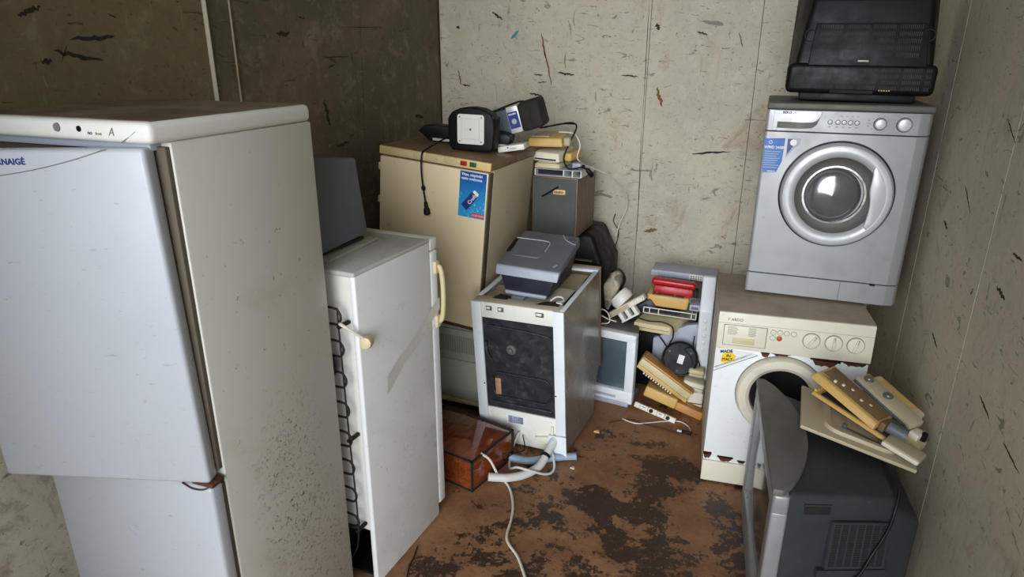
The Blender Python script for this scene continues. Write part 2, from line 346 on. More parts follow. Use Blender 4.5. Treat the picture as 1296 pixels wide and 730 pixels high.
# ---------------------------------------------------------------- the room
XL, XR, YB, YF, ZC = -1.985, 0.70, 4.08, -0.25, 3.5
def structure(o): return tag(o, kind='structure')
structure(B().box(XL - 0.3, XR + 0.3, YF, YB + 0.3, -0.1, 0).out('floor', floor_mat()))
structure(B().box(XL - 0.3, XR + 0.3, YF, YB + 0.3, ZC, ZC + 0.1).out('ceiling', wall_mat('ceiling_paint', (196, 190, 176), (180, 172, 156), (70, 62, 50), (104, 82, 60), (170, 164, 148), 9, 0.5)))
wb = wall_mat('painted_wall_back', (194, 185, 163), (180, 174, 157), (62, 54, 46), (150, 108, 70), (204, 198, 182), 1)
wr = wall_mat('painted_wall_right', (210, 199, 172), (198, 190, 168), (66, 57, 46), (140, 108, 76), (206, 200, 182), 2)
wlg = wall_mat('green_stained_wall', (108, 102, 68), (122, 104, 76), (36, 30, 26), (96, 66, 46), (146, 140, 108), 3, 1.0, (232, 222, 204))
wlb = wall_mat('brown_stained_wall', (116, 98, 76), (94, 84, 67), (36, 27, 22), (96, 62, 42), (146, 130, 106), 4, 1.3)
dark_joint = M['rust']
w = structure(B().box(XL - 0.3, XR + 0.3, YB + 0.012, YB + 0.2, 0, ZC).out('wall_back', dark_joint))
xs = [XL + 0.006, -0.655, -0.06, XR]
for a, b in zip(xs, xs[1:]): B().box(a + 0.0011, b - 0.0011, YB, YB + 0.02, 0.0, ZC, 0.0015, 1).out('panel', wb, w)
w = structure(B().box(XR + 0.012, XR + 0.2, YF, YB, 0, ZC).out('wall_right', dark_joint))
ys = [YF, 0.62, 1.55, 2.35, 3.2, YB]
for a, b in zip(ys, ys[1:]): B().box(XR, XR + 0.02, a + 0.0015, b - 0.0015, 0.0, ZC, 0.0015, 1).out('panel', wr, w)
w = structure(B().box(XL - 0.2, XL - 0.012, YF, YB, 0, ZC).out('wall_left', dark_joint))
for a, b, m in ((YF, 0.85, wlg), (0.85, 2.105, wlg), (2.24, 3.11, wlb), (3.11, YB - 0.004, wlb)):
    B().box(XL - 0.02, XL, a + 0.0011, b - 0.0011, 0.0, ZC, 0.0015, 1).out('panel', m, w)
t = structure(B().box(XL - 0.015, XL + 0.004, 2.112, 2.236, 0, ZC, 0.002, 1).out('trim_1', wlb))
B().box(XL - 0.01, XL + 0.016, 2.104, 2.111, 0, ZC, 0.002, 1).out('lip', 'ins_pale', t)
B().box(XL - 0.01, XL + 0.010, 2.236, 2.2405, 0, ZC, 0.001, 1).out('lip', 'ins', t)
o = B(); o.prism([(-1.498, 1.955), (-1.47, 1.965), (-1.452, 1.99), (-1.447, 2.005), (-1.468, 2.0), (-1.476, 1.985), (-1.49, 1.98)], 'y', YB - 0.001, YB + 0.004)
o.out('paint_splash', 'teal', bpy.data.objects['wall_back'])

def scar(wall, u0, z0, u1, z1, wid, m, seed):
    wid *= 0.5 if wall == 'wall_left' else 0.7       # one ragged scrape on a wall, from (u0, z0) to (u1, z1)
    rr = random.Random(seed); n = 11; d = Vector((u1 - u0, z1 - z0)); nrm = Vector((-d.y, d.x)).normalized(); A = []; C = []
    for k in range(n + 1):
        q = k / n; e = wid * (0.15 + 0.85 * math.sin(math.pi * min(1, max(0, q))) ** 0.6); p = Vector((u0, z0)) + d * q + nrm * rr.uniform(-0.3, 0.3) * wid
        A.append(p + nrm * e * rr.uniform(0.3, 0.6)); C.append(p - nrm * e * rr.uniform(0.3, 0.6))
    poly = [(p.x, p.y) for p in A + C[::-1]]
    if wall == 'wall_left': B().prism(poly, 'x', XL - 0.001, XL + 0.0006).out('scrape', m, bpy.data.objects[wall])
    elif wall == 'wall_right': B().prism(poly, 'x', XR - 0.0006, XR + 0.001).out('scrape', m, bpy.data.objects[wall])
    else: B().prism(poly, 'y', YB - 0.0006, YB + 0.001).out('scrape', m, bpy.data.objects[wall])
for i_, a_ in enumerate((
    ('wall_left', 3.032, 1.995, 3.397, 2.003, 0.010, 'scuff'),
    ('wall_left', 2.820, 1.853, 3.055, 1.859, 0.012, 'scuff'),
    ('wall_left', 2.803, 1.660, 2.836, 1.534, 0.050, 'scuff'),
    ('wall_left', 2.508, 1.954, 2.592, 1.953, 0.040, 'scuff'),
    ('wall_left', 2.858, 1.806, 2.918, 1.820, 0.020, 'scuff'),
    ('wall_left', 1.494, 1.882, 1.652, 1.849, 0.030, 'scuff'),
    ('wall_left', 1.541, 1.900, 1.511, 1.851, 0.006, 'scuff'),
    ('wall_left', 1.449, 1.854, 1.482, 1.854, 0.035, 'scuff'),
    ('wall_left', 1.552, 1.914, 1.710, 1.926, 0.030, 'scuff'),
    ('wall_left', 1.699, 1.993, 1.731, 1.981, 0.012, 'scuff'),
    ('wall_left', 1.410, 1.975, 1.484, 2.000, 0.030, 'scuff'),
    ('wall_left', 2.654, 2.029, 2.714, 2.019, 0.012, 'scuff'),
    ('wall_left', 3.713, 1.515, 3.826, 1.501, 0.050, 'scuff'),
    ('wall_left', 2.868, 1.434, 2.989, 1.440, 0.030, 'scuff'),
    ('wall_left', 3.178, 2.127, 3.138, 1.422, 0.004, 'scuff'),
    ('wall_back', -1.305, 1.988, -1.272, 1.840, 0.018, 'rust_run'),
    ('wall_back', -1.283, 1.899, -1.233, 1.689, 0.016, 'rust_run'),
    ('wall_back', -1.620, 2.111, -1.553, 2.065, 0.020, 'scuff'),
    ('wall_back', -0.808, 1.756, -0.705, 1.748, 0.012, 'scuff'),
    ('wall_back', -1.346, 1.752, -1.290, 1.748, 0.014, 'scuff'),
    ('wall_back', -1.325, 1.702, -1.264, 1.712, 0.010, 'scuff'),
    ('wall_back', -1.091, 1.751, -1.195, 1.764, 0.020, 'scuff'),
    ('wall_back', -0.626, 2.035, -0.606, 2.001, 0.030, 'scuff'),
    ('wall_back', -0.592, 1.693, -0.556, 1.583, 0.030, 'rust_run'),
    ('wall_back', -1.830, 1.683, -1.775, 1.674, 0.016, 'scuff'),
    ('wall_back', -1.860, 2.032, -1.839, 2.018, 0.025, 'scuff'),
    ('wall_back', -0.365, 1.319, -0.145, 1.344, 0.018, 'scuff'),
    ('wall_back', -0.609, 0.831, -0.527, 0.849, 0.030, 'rust_run'),
    ('wall_back', -1.856, 1.774, -1.836, 1.678, 0.016, 'rust_run'),
    ('wall_back', -1.375, 1.640, -1.293, 1.627, 0.018, 'scuff'),
    ('wall_back', -0.397, 1.992, -0.335, 1.975, 0.014, 'scuff'),
    ('wall_back', -0.174, 1.991, -0.145, 1.910, 0.008, 'scuff'),
    ('wall_back', -0.671, 2.159, -0.663, 1.466, 0.006, 'scuff'),
    ('wall_back', -0.667, 1.466, -0.650, 0.787, 0.005, 'scuff'),
    ('wall_right', 2.199, 1.248, 2.114, 1.234, 0.020, 'scuff'),
    ('wall_right', 2.407, 1.152, 2.389, 1.175, 0.012, 'scuff'),
    ('wall_right', 2.147, 1.363, 2.069, 1.363, 0.012, 'scuff'),
    ('wall_right', 2.730, 1.447, 2.604, 1.375, 0.010, 'scuff'),
    ('wall_right', 2.895, 1.281, 2.829, 1.266, 0.020, 'scuff'),
    ('wall_right', 2.111, 0.936, 2.000, 0.918, 0.012, 'scuff'),
    ('wall_right', 1.872, 0.918, 1.738, 0.909, 0.008, 'scuff'),
    ('wall_right', 2.717, 0.894, 2.615, 0.872, 0.014, 'scuff'),
    ('wall_right', 2.466, 1.699, 2.348, 1.642, 0.008, 'scuff'),)): scar(*a_, i_)
structure(B().box(XL - 0.3, -1.42, YF - 0.1, YF, 0, ZC, 0.004).out('wall_front_shade', wr))  # unseen wall stub behind the camera, added to shade the fridge-freezer door
structure(B().box(-9, 9, -9, YF, -0.12, -0.02).out('ground_outside', grimy('yard_concrete', (150, 146, 136), 0.9, amt=0.5, scale=2, specks=0.3)))

# ---------------------------------------------------------------- tall white fridge-freezer, upper door ajar
F1W = 0.635
f1 = thing('fridge_freezer', 'tall white fridge freezer with dusty top and upper door ajar, nearest on the left', 'fridge', (-1.79, 1.066, 0.132), (0, 0, R(0.5)))
f1.scale = (0.93, 0.93, 0.93)
B().box(0.0, F1W, 0.058, 0.60, -0.11, 1.682, 0.006).out('cabinet', 'white_side', f1)
lid = B().box(-0.002, F1W + 0.002, 0.0, 0.602, 1.682, 1.732, 0.016, 4).out('lid', 'white_plain', f1)
B().box(0.012, F1W - 0.012, 0.02, 0.592, 1.7315, 1.7335, 0.0).out('dust_layer', 'fridge_top', lid)
B().cyl((0.355, 0.006, 1.712), (0.355, -0.003, 1.712), 0.011, 0.010, 24).out('knob', 'ink_grey', lid)
B().cyl((0.425, 0.006, 1.711), (0.425, -0.002, 1.711), 0.007, seg=16).out('switch_hole', 'black', lid)
text('lettering', 'no', 0.014, (0.45, -0.0005, 1.699), lid, 'ink'); text('lettering', 'frost', 0.010, (0.475, -0.0005, 1.699), lid, 'ink_grey'); text('lettering', 'A', 0.026, (0.515, -0.0005, 1.699), lid, 'ink_grey', shear=0.3)
B().tube([(0.548, 0.001, 1.684), (0.575, 0.001, 1.698), (0.598, 0.001, 1.712), (0.608, 0.004, 1.722)], 0.0012, 6).out('trim_line', 'ink_grey', lid)
B().box(0.006, F1W - 0.006, 0.044, 0.06, 0.79, 1.672, 0.003).out('gasket', 'gasket', f1)
B().box(0.006, F1W - 0.006, 0.044, 0.06, -0.08, 0.745, 0.003).out('gasket', 'gasket', f1)
B().box(0.01, F1W - 0.03, 0.026, 0.06, 1.664, 1.684, 0.002).out('vent_strip', 'grey_light', f1)
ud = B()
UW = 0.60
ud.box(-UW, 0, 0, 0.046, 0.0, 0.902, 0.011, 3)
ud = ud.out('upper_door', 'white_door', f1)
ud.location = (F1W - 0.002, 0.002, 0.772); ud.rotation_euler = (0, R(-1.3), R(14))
pts = []
for k in range(13):
    a = k / 12; x = -0.09 - 0.505 * a; pts.append((x, -0.0004, 0.902 - 0.072 * (1 - (1 - a) ** 2.2)))
B().tube(pts, 0.0012, 6, 3).out('trim_line', 'ink_grey', ud)
text('lettering', 'RNAIGÉ', 0.0195, (-0.297, -0.0005, 0.868), ud, 'ink', align='RIGHT', bold=0.0006, space=1.05)
B().box(-UW + 0.006, -0.02, 0.046, 0.058, 0.01, 0.89, 0.004).out('door_seal', 'gasket', ud)
B().box(-UW + 0.05, -0.05, 0.046, 0.075, 0.05, 0.82, 0.02, 3).out('door_liner', 'white_plain', ud)
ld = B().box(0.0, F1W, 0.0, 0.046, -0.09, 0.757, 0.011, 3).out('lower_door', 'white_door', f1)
B().box(-0.008, 0.004, 0.004, 0.02, 0.685, 0.715, 0.002).out('door_stop', 'white_plain', ld)
hg = B().box(F1W - 0.07, F1W + 0.003, 0.004, 0.05, 0.757, 0.771, 0.003)
hg.tube([(F1W - 0.10, 0.0, 0.756), (F1W - 0.06, -0.003, 0.748), (F1W - 0.02, 0.0, 0.754), (F1W + 0.003, 0.02, 0.772)], 0.0022, 6)
hg.out('hinge', 'rust', f1)
for x in (0.05, F1W - 0.05):
    for y in (0.1, 0.54): B().cyl((x, y, -0.142), (x, y, -0.108), 0.02, 0.014).out('foot', 'black', f1)

# ---------------------------------------------------------------- second fridge seen from behind, coil towards us
f2 = thing('refrigerator', 'white fridge turned backwards with black condenser coil and beige handle', 'fridge', (-1.69, 1.734, 0), (0, 0, R(-4.75)))
w_, d_, h_ = 0.55, 0.502, 1.229
B().box(0.004, w_ - 0.004, 0.012, 0.445, 0.23, h_ - 0.012, 0.002).out('back_panel', 'white_plain', f2)
B().box(w_ - 0.022, w_, 0.0, 0.448, 0.0, h_ - 0.01, 0.007, 3).out('side_panel', 'fr2_side', f2)
B().box(0.0, 0.022, 0.0, 0.448, 0.0, h_ - 0.01, 0.007, 3).out('side_panel', 'fr2_side', f2)
B().box(0.0, w_, -0.002, 0.45, h_ - 0.018, h_, 0.007, 3).out('top_panel', 'fr2_top', f2)
B().box(0.02, w_ - 0.02, 0.22, 0.44, 0.03, 0.24, 0.004).out('base_pan', 'dark_gap', f2)
B().box(0.02, w_ - 0.02, 0.02, 0.24, 0.012, 0.022, 0.003).out('drip_tray', 'black', f2)
cp = B().lathe([(0.02, -0.075), (0.07, -0.06), (0.088, -0.02), (0.088, 0.02), (0.07, 0.06), (0.02, 0.075)], (0.30, 0.12, 0.105), (0, 0, 1), 24).out('compressor', 'black', f2)
B().tube([(0.34, 0.1, 0.16), (0.42, 0.05, 0.20), (0.46, 0.0, 0.24), (0.50, -0.02, 0.27)], 0.004).out('pipe', 'wire', cp)
dr = B().box(0.0, w_, 0.452, d_, 0.05, h_ - 0.052, 0.008, 3).out('door', 'fr2_side', f2)
B().box(0.0, w_, 0.450, d_ + 0.002, h_ - 0.05, h_ - 0.004, 0.008, 3).out('door_cap', 'white_plain', f2)
B().box(0.01, w_ - 0.006, 0.446, 0.453, 0.06, h_ - 0.03).out('gasket', 'gasket', f2)
hd = B().tube([(w_ - 0.004, 0.485, 1.115), (w_ + 0.016, 0.492, 1.108), (w_ + 0.024, 0.494, 1.06), (w_ + 0.026, 0.494, 0.99), (w_ + 0.022, 0.494, 0.925), (w_ + 0.014, 0.492, 0.892), (w_ - 0.004, 0.485, 0.885)], 0.0095, 10)
hd.box(w_ - 0.006, w_ + 0.012, 0.47, 0.50, 1.085, 1.135, 0.005); hd.box(w_ - 0.006, w_ + 0.012, 0.47, 0.50, 0.865, 0.915, 0.005)
hd.out('handle', 'cream', dr)
# condenser: one serpentine tube, thin vertical wires welded on it
zs = [1.115 - 0.0565 * i for i in range(16)]; pts = []
for i, z in enumerate(zs):
    L, Rr = (0.06, -0.035, z), (0.478, -0.035, z)
    e = 0.026
    if i % 2 == 0: pts += [L, (0.3, -0.035, z), Rr, (0.478 + e, -0.035, z - 0.008), (0.478 + e * 1.35, -0.035, z - 0.028)] + ([(0.478 + e, -0.035, z - 0.049)] if i < 15 else [])
    else: pts += [Rr, (0.3, -0.035, z), L, (0.06 - e, -0.035, z - 0.008), (0.06 - e * 1.35, -0.035, z - 0.028)] + ([(0.06 - e, -0.035, z - 0.049)] if i < 15 else [])
coil = B().tube(pts, 0.0042, 8, 3).out('condenser_tube', 'wire', f2)
for k in range(14): B().tube([(0.10 + 0.0275 * k, -0.041, 1.125), (0.10 + 0.0275 * k, -0.041, 0.255)], 0.0014, 5).out('condenser_wire', 'wire', coil)
B().tube([(0.505, -0.04, 1.12), (0.508, -0.04, 0.7), (0.512, -0.04, 0.255), (0.45, -0.02, 0.1)], 0.003, 6).out('condenser_wire', 'wire', coil)
for z in (1.055, 0.635, 0.26): B().box(0.500, 0.514, -0.046, 0.012, z - 0.006, z + 0.006, 0.003).out('coil_clip', 'black', coil)
B().lathe([(0.012, 0), (0.022, 0.012), (0.024, 0.05), (0.014, 0.066)], (0.452, -0.03, 0.87), (0, 0, 1), 14).out('filter_drier', 'wire', coil)
pc = B().tube([(0.505, -0.035, 1.065), (0.525, -0.045, 1.065), (0.548, -0.03, 1.045), (0.566, 0.0, 1.012)], 0.0055, 8).out('power_cord', 'cord_white', f2)
B().lathe([(0.006, -0.012), (0.02, -0.01), (0.022, 0.004), (0.019, 0.02), (0.008, 0.024)], (0.573, 0.012, 0.995), (0.25, -0.9, 0.1), 20).out('plug', 'cream', pc)
tp = B()
tp.grid(lambda u, v: (w_ + 0.0018, 0.135 + 0.37 * u, 0.755 + 0.175 * u + 0.05 * v + 0.006 * math.sin(u * 9)), 24, 2)
tp.out('tape_strip', 'tape', f2)
tp = B().grid(lambda u, v: (w_ + 0.0014, 0.13 + 0.20 * u, 0.735 + 0.13 * u + 0.018 * v), 8, 1); tp.out('tape_strip', 'tape', f2)

# ---------------------------------------------------------------- grey case on the second fridge
g = thing('appliance_case', 'plain slate grey appliance case resting on the backward fridge', 'case', (-1.55, 1.74, 1.255), (0, 0, R(-3)))
B().hexa([(-0.02, 0, 0), (0.25, 0, 0), (0.25, 0.285, 0.012), (-0.02, 0.285, 0.012)], [(-0.02, 0.005, 0.318), (0.235, 0.005, 0.318), (0.235, 0.262, 0.282), (-0.02, 0.262, 0.282)], 0.006).out('shell', 'cabinet_grey', g)
B().box(-0.01, 0.24, 0.01, 0.27, -0.008, 0.001).out('bottom_plate', 'dark_gap', g)
for x in (0.02, 0.21):
    for y in (0.03, 0.25): B().cyl((x, y, -0.012), (x, y, 0.0), 0.01).out('foot', 'black', g)
for z in (0.06, 0.08, 0.1, 0.12): B().box(0.03, 0.12, -0.001, 0.003, z, z + 0.008).out('vent_slot', 'dark_gap', g)
s = B().box(-1.60, -1.27, 1.745, 2.05, 1.2295, 1.2425, 0.004); s = s.out('plastic_tray', 'green_grey'); tag(s, 'thin pale green plastic tray under the slate grey case', 'tray')

# ---------------------------------------------------------------- pale green-grey appliance that carries the freezer
ga = thing('storage_heater', 'pale green grey louvred appliance beneath the beige freezer', 'heater', (-1.80, 2.975, 0), (0, 0, R(-2)))
B().box(0, 0.60, 0.012, 0.56, 0.05, 0.512, 0.006).out('casing', 'green_grey', ga)
B().box(0.004, 0.596, 0.0, 0.014, 0.325, 0.492, 0.004).out('front_panel', 'green_grey', ga)
B().box(0.004, 0.596, 0.002, 0.014, 0.085, 0.312, 0.004).out('front_panel', 'green_grey', ga)
B().box(0.004, 0.596, -0.004, 0.014, 0.055, 0.078, 0.003).out('bottom_rail', 'cream', ga)
o = B()
for k in range(44): o.box(0.22 + 0.0085 * k, 0.2235 + 0.0085 * k, -0.0012, 0.002, 0.36, 0.455)
o = tag(o.out('louvre_slots', 'ink_grey', ga), kind='stuff')
B().box(0.03, 0.57, 0.04, 0.54, 0.0, 0.052).out('plinth', 'dark_gap', ga)

# ---------------------------------------------------------------- beige freezer, leaning to the right
FZ = rot_to((-1.85, 2.945, 0.573), (0, R(5), R(-2.7)))
def on_fz(x, y, z=0.874): return FZ @ Vector((x, y, z))
fz = thing('freezer', 'beige undercounter freezer with brown top, control strip and blue drink poster', 'freezer', (-1.85, 2.945, 0.573), (0, R(5), R(-2.7)))
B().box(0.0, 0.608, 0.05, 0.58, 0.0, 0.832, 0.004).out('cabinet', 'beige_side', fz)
B().box(-0.004, 0.612, 0.006, 0.585, 0.833, 0.874, 0.005, 2).out('worktop', 'brown_top', fz)
st = B().box(-0.003, 0.611, -0.002, 0.012, 0.831, 0.872, 0.003).out('control_strip', 'strip', fz)
for a, b in ((0.06, 0.19), (0.195, 0.26), (0.265, 0.36), (0.365, 0.455)): B().box(a, b, -0.0035, 0.0, 0.838, 0.866, 0.001).out('strip_field', 'cream', st)
B().lathe([(0.011, 0), (0.011, 0.003), (0.008, 0.004)], (0.325, -0.003, 0.852), (0, -1, 0), 20).out('thermostat_dial', 'cream', st)
B().box(0.320, 0.330, -0.0085, -0.006, 0.851, 0.853).out('dial_mark', 'ink_grey', st)
B().box(0.452, 0.486, -0.007, 0.0, 0.842, 0.864, 0.002).out('red_button', 'red_button', st)
B().box(0.502, 0.536, -0.007, 0.0, 0.842, 0.864, 0.002).out('green_button', 'green', st)
dr = B().box(0.0, 0.600, 0.0, 0.038, 0.012, 0.822, 0.006, 2).out('door', 'beige_door', fz)
B().box(0.006, 0.604, 0.038, 0.052, 0.018, 0.816).out('gasket', 'gasket', fz)
B().box(0.6005, 0.6065, 0.004, 0.05, 0.02, 0.82, 0.001).out('handle_strip', 'gasket', dr)
B().box(-0.004, 0.602, -0.002, 0.04, -0.004, 0.014, 0.002).out('rusty_edge', 'rust', dr)
for z in (0.77, 0.60): B().box(-0.006, 0.008, -0.006, 0.006, z - 0.018, z + 0.018, 0.003).out('hinge', 'cream', fz)
ps = B().box(0.453, 0.594, -0.0015, 0.001, 0.594, 0.817).out('poster', 'poster', fz)
text('lettering', 'Vitse, stapindsi', 0.0185, (0.461, -0.0018, 0.797), ps, 'paper', bold=0.0004, ext=0.0003)
text('lettering', 'natio svalgoma', 0.0185, (0.461, -0.0018, 0.778), ps, 'paper', bold=0.0004, ext=0.0003)
c45 = Matrix.Translation((0.516, -0.0022, 0.683)) @ Matrix.Rotation(R(38), 4, 'Y')
B().prism(rrect(-0.020, 0.020, -0.055, 0.036, 0.006), 'y', 0, 0.001).xf(c45).out('bottle_print', 'ink', ps)
B().prism(rrect(-0.016, 0.016, 0.035, 0.052, 0.005), 'y', 0, 0.001).xf(c45).out('cap_print', 'paper', ps)
text('lettering', 'Croft', 0.026, (0.5125, -0.0026, 0.657), ps, 'paper', rot=(math.pi / 2, R(-52), 0), ext=0.0003, bold=0.0004)
B().box(0.527, 0.592, -0.0024, -0.001, 0.6, 0.620).out('red_tag', 'red_ink', ps)
text('lettering', 'ALIDAND', 0.0145, (0.5295, -0.0028, 0.605), ps, 'paper', ext=0.0003)
for x, l in ((0.05, 0.012), (0.56, 0.0)):
    for y in (0.08, 0.52): B().cyl((x, y, -0.062 + x * 0.0875 + 0.004), (x, y, 0.002), 0.016).out('foot', 'black', fz)

# things on the freezer
e = on_fz(0.30, 0.16)
bd = thing('subwoofer', 'black rounded box with light grey square plate on beige freezer', 'speaker', e, (0, R(1), R(-1)))
out = [(0.018, 0.0), (0.222, 0.0), (0.240, 0.02), (0.247, 0.10), (0.245, 0.155), (0.225, 0.185), (0.18, 0.205), (0.12, 0.213), (0.06, 0.205), (0.018, 0.185), (-0.004, 0.155), (-0.003, 0.10), (0.002, 0.02)]
B().prism(out, 'y', 0, 0.085, 0.010, 3).out('housing', 'black', bd)
pl = B().prism(rrect(0.052, 0.196, 0.034, 0.178, 0.014), 'y', -0.006, 0.002, 0.001, 1).out('plate', 'white_plain', bd)
fr = B()
for a in (0.0, 1.0):
    fr.box(0.076 + a * 0.094, 0.078 + a * 0.094, -0.0075, -0.005, 0.045, 0.165); fr.box(0.078, 0.17, -0.0075, -0.005, 0.058 + a * 0.098, 0.06 + a * 0.098)
fr.out('plate_ribs', 'silver_light', pl)
B().cyl((0.124, -0.009, 0.106), (0.124, -0.005, 0.106), 0.006, seg=14).out('centre_pin', 'ink_grey', pl)
for x in (0.066, 0.182):
    for z in (0.048, 0.164): B().cyl((x, -0.008, z), (x, -0.005, z), 0.004, seg=10).out('screw', 'ink_grey', pl)
B().sphere((0.232, 0.012, 0.163), 0.007).out('clip', 'silver_light', bd)
cb = B().tube([on_fz(0.27, 0.24, 0.93), on_fz(0.252, 0.16, 0.91), on_fz(0.247, 0.04, 0.886), on_fz(0.247, -0.012, 0.87), on_fz(0.25, -0.022, 0.80), on_fz(0.262, -0.02, 0.71), on_fz(0.278, -0.014, 0.625)], 0.0042, 8)
cb = cb.out('mains_flex', 'black'); tag(cb, 'black power cord with plug hanging over the beige freezer front', 'cord')
B().lathe([(0.005, 0), (0.009, 0.006), (0.011, 0.03), (0.016, 0.04), (0.017, 0.062), (0.012, 0.068)], on_fz(0.276, -0.014, 0.635), (0.12, 0, -1), 14).out('plug', 'black', cb)
B().lathe([(0.005, 0), (0.010, 0.006), (0.010, 0.02), (0.005, 0.026)], on_fz(0.262, -0.020, 0.715), (0.12, 0, -1), 12).out('inline_knot', 'black', cb)

e = on_fz(0.055, 0.275)
vc = thing('cassette_deck', 'flat black deck with thin silver strip behind the black rounded box', 'tape deck', e, (0, R(3.0), R(5)))
B().prism([(0.0, 0.05), (0.06, 0.006), (0.46, 0.0), (0.50, 0.02), (0.51, 0.06), (0.47, 0.075), (0.10, 0.085), (0.03, 0.078)], 'y', 0.0, 0.10, 0.006).out('housing', 'black', vc)
B().box(0.085, 0.50, -0.006, 0.004, 0.006, 0.019, 0.002).out('silver_strip', 'silver_light', vc)

e = Vector((-1.085, 3.30, 1.455))
rt = thing('router_box', 'small white flat box wedged beneath the tilted silver stereo', 'box', on_fz(0.585, 0.29) + Vector((0.0, 0.0, 0.014)), (0, R(-9), R(6)))
B().box(-0.065, 0.075, 0, 0.11, 0.0, 0.030, 0.005).out('shell', 'white_plain', rt)
B().cyl((-0.01, -0.002, 0.02), (-0.01, 0.004, 0.02), 0.004, seg=10).out('lamp', 'black', rt)
small_print(0.0, 0.010, 0.035, 0.008, 6, -0.0008, rt, 'ink_grey')

sr = thing('stereo', 'small silver stereo with dark rounded speaker end tilted against the wall', 'stereo', on_fz(0.388, 0.400) + Vector((0, 0, 0.022)), (R(4), R(-15), R(3)))
B().hexa([(0.0, 0.03, 0.0), (0.29, 0.0, 0.0), (0.29, 0.15, 0.0), (0.0, 0.15, 0.0)], [(0.0, 0.035, 0.125), (0.29, 0.005, 0.140), (0.29, 0.14, 0.140), (0.0, 0.14, 0.125)], 0.012, 3).out('body', 'cabinet_grey', sr)
B().box(0.16, 0.225, -0.004, 0.03, 0.004, 0.142, 0.006).out('centre_panel', 'silver_light', sr)
sp = B().hexa([(0.222, -0.012, 0.0), (0.342, -0.018, 0.004), (0.342, 0.14, 0.004), (0.222, 0.14, 0.0)], [(0.222, -0.006, 0.146), (0.342, -0.006, 0.150), (0.342, 0.13, 0.150), (0.222, 0.13, 0.146)], 0.02, 4).out('speaker', 'dark_gap', sr)
sk = B().box(0.165, 0.219, -0.0065, -0.003, 0.03, 0.115).out('sticker', 'ink', sr)
small_print(0.170, 0.099, 0.042, 0.009, 7, -0.0072, sk, 'paper')
B().lathe([(0.014, 0), (0.014, 0.001)], (0.192, -0.0064, 0.065), (0, -1, 0), 16).out('sticker_emblem', 'grey_light', sk)
B().box(0.01, 0.155, 0.022, 0.05, 0.02, 0.11, 0.008).out('cassette_bay', 'black', sr)
for k in range(5): B().box(0.03 + 0.026 * k, 0.05 + 0.026 * k, 0.05, 0.09, 0.128 + 0.001 * k, 0.138 + 0.001 * k, 0.003).out('key', 'black', sr)
B().tube([(0.02, 0.09, 0.13), (0.12, 0.09, 0.140), (0.20, 0.09, 0.148), (0.24, 0.09, 0.146)], 0.005).out('carry_handle', 'black', sr)

# ---------------------------------------------------------------- speaker cabinet and what is stacked on it
sc = thing('speaker_cabinet', 'wooden loudspeaker cabinet with dark grey front beside the beige freezer', 'speaker', (-1.16, 3.51, 0.9), (0, 0, R(-2)))
B().box(0, 0.262, 0.006, 0.37, 0, 0.335, 0.003).out('case', 'veneer', sc)
fp = B().box(0.008, 0.254, 0.0, 0.012, 0.008, 0.327, 0.002).out('grille_panel', 'slate', sc)
B().box(0.125, 0.195, -0.004, 0.002, 0.242, 0.268, 0.002).out('badge', 'strip', fp)
small_print(0.132, 0.248, 0.055, 0.014, 6, -0.0048, fp, 'ink_black')
B().tube([(0.06, -0.004, 0.225), (0.11, -0.007, 0.255), (0.155, -0.004, 0.285)], 0.005).out('loose_clip', 'black', fp)
hb = thing('television', 'black rounded television housing under the loudspeaker cabinet', 'television', (-1.13, 3.62, 0), (0, 0, R(-3)))
B().hexa([(0.0, 0.05, 0), (0.36, 0.05, 0), (0.36, 0.42, 0), (0.0, 0.42, 0)], [(0.0, 0.03, 0.70), (0.37, 0.03, 0.72), (0.36, 0.42, 0.72), (0.0, 0.42, 0.70)], 0.02, 3).out('front_housing', 'black', hb)
B().hexa([(0.0, 0.03, 0.69), (0.372, 0.03, 0.70), (0.362, 0.42, 0.70), (0.0, 0.42, 0.69)], [(0.02, 0.06, 0.892), (0.285, 0.06, 0.892), (0.275, 0.40, 0.892), (0.02, 0.40, 0.892)], 0.03, 4).out('rear_housing', 'black', hb)
B().box(0.20, 0.30, 0.02, 0.045, 0.735, 0.742, 0.002).out('label_strip', 'ink_grey', hb)

def slab_phone(name, label, loc, rot, w, d, h, m, cat='telephone', grp=None):
    t = thing(name, label, cat, loc, rot, grp)
    B().hexa([(0, 0, 0), (w, 0, 0), (w, d, 0), (0, d, 0)], [(0.008, 0.006, h * 0.75), (w - 0.008, 0.006, h * 0.75), (w - 0.012, d - 0.006, h), (0.012, d - 0.006, h)], 0.008, 3).out('body', m, t)
    return t
z0 = 1.2365
dt = thing('drive_tray', 'pale open metal drive tray lowest in the stack on the loudspeaker cabinet', 'tray', (-1.15, 3.52, z0), (0, 0, R(-2)))
B().box(0, 0.27, 0, 0.28, 0, 0.005, 0.001).out('base', 'grey_light', dt)
B().box(0, 0.27, 0.0, 0.28, 0.036, 0.040, 0.001).out('top_plate', 'grey_light', dt)
for x in (0.0, 0.165, 0.215, 0.264): B().box(x, x + 0.006, 0.0, 0.27, 0.004, 0.037).out('rib', 'white_plain', dt)
B().box(0.01, 0.16, 0.03, 0.2, 0.006, 0.03, 0.003).out('board', 'dark_gap', dt)
a = slab_phone('modem', 'cream flat modem lying on the drive tray', (-1.16, 3.53, z0 + 0.041), (0, 0, R(-3)), 0.155, 0.2, 0.036, 'cream', 'modem')
B().box(0.02, 0.13, 0.01, 0.1, 0.030, 0.034, 0.001).out('top_panel', 'cream_pale', a)
a = slab_phone('telephone', 'cream telephone with brownish side in the middle of the stack beside stereo', (-1.17, 3.52, z0 + 0.083), (0, R(2), R(-6)), 0.165, 0.24, 0.064, 'cream_pale')
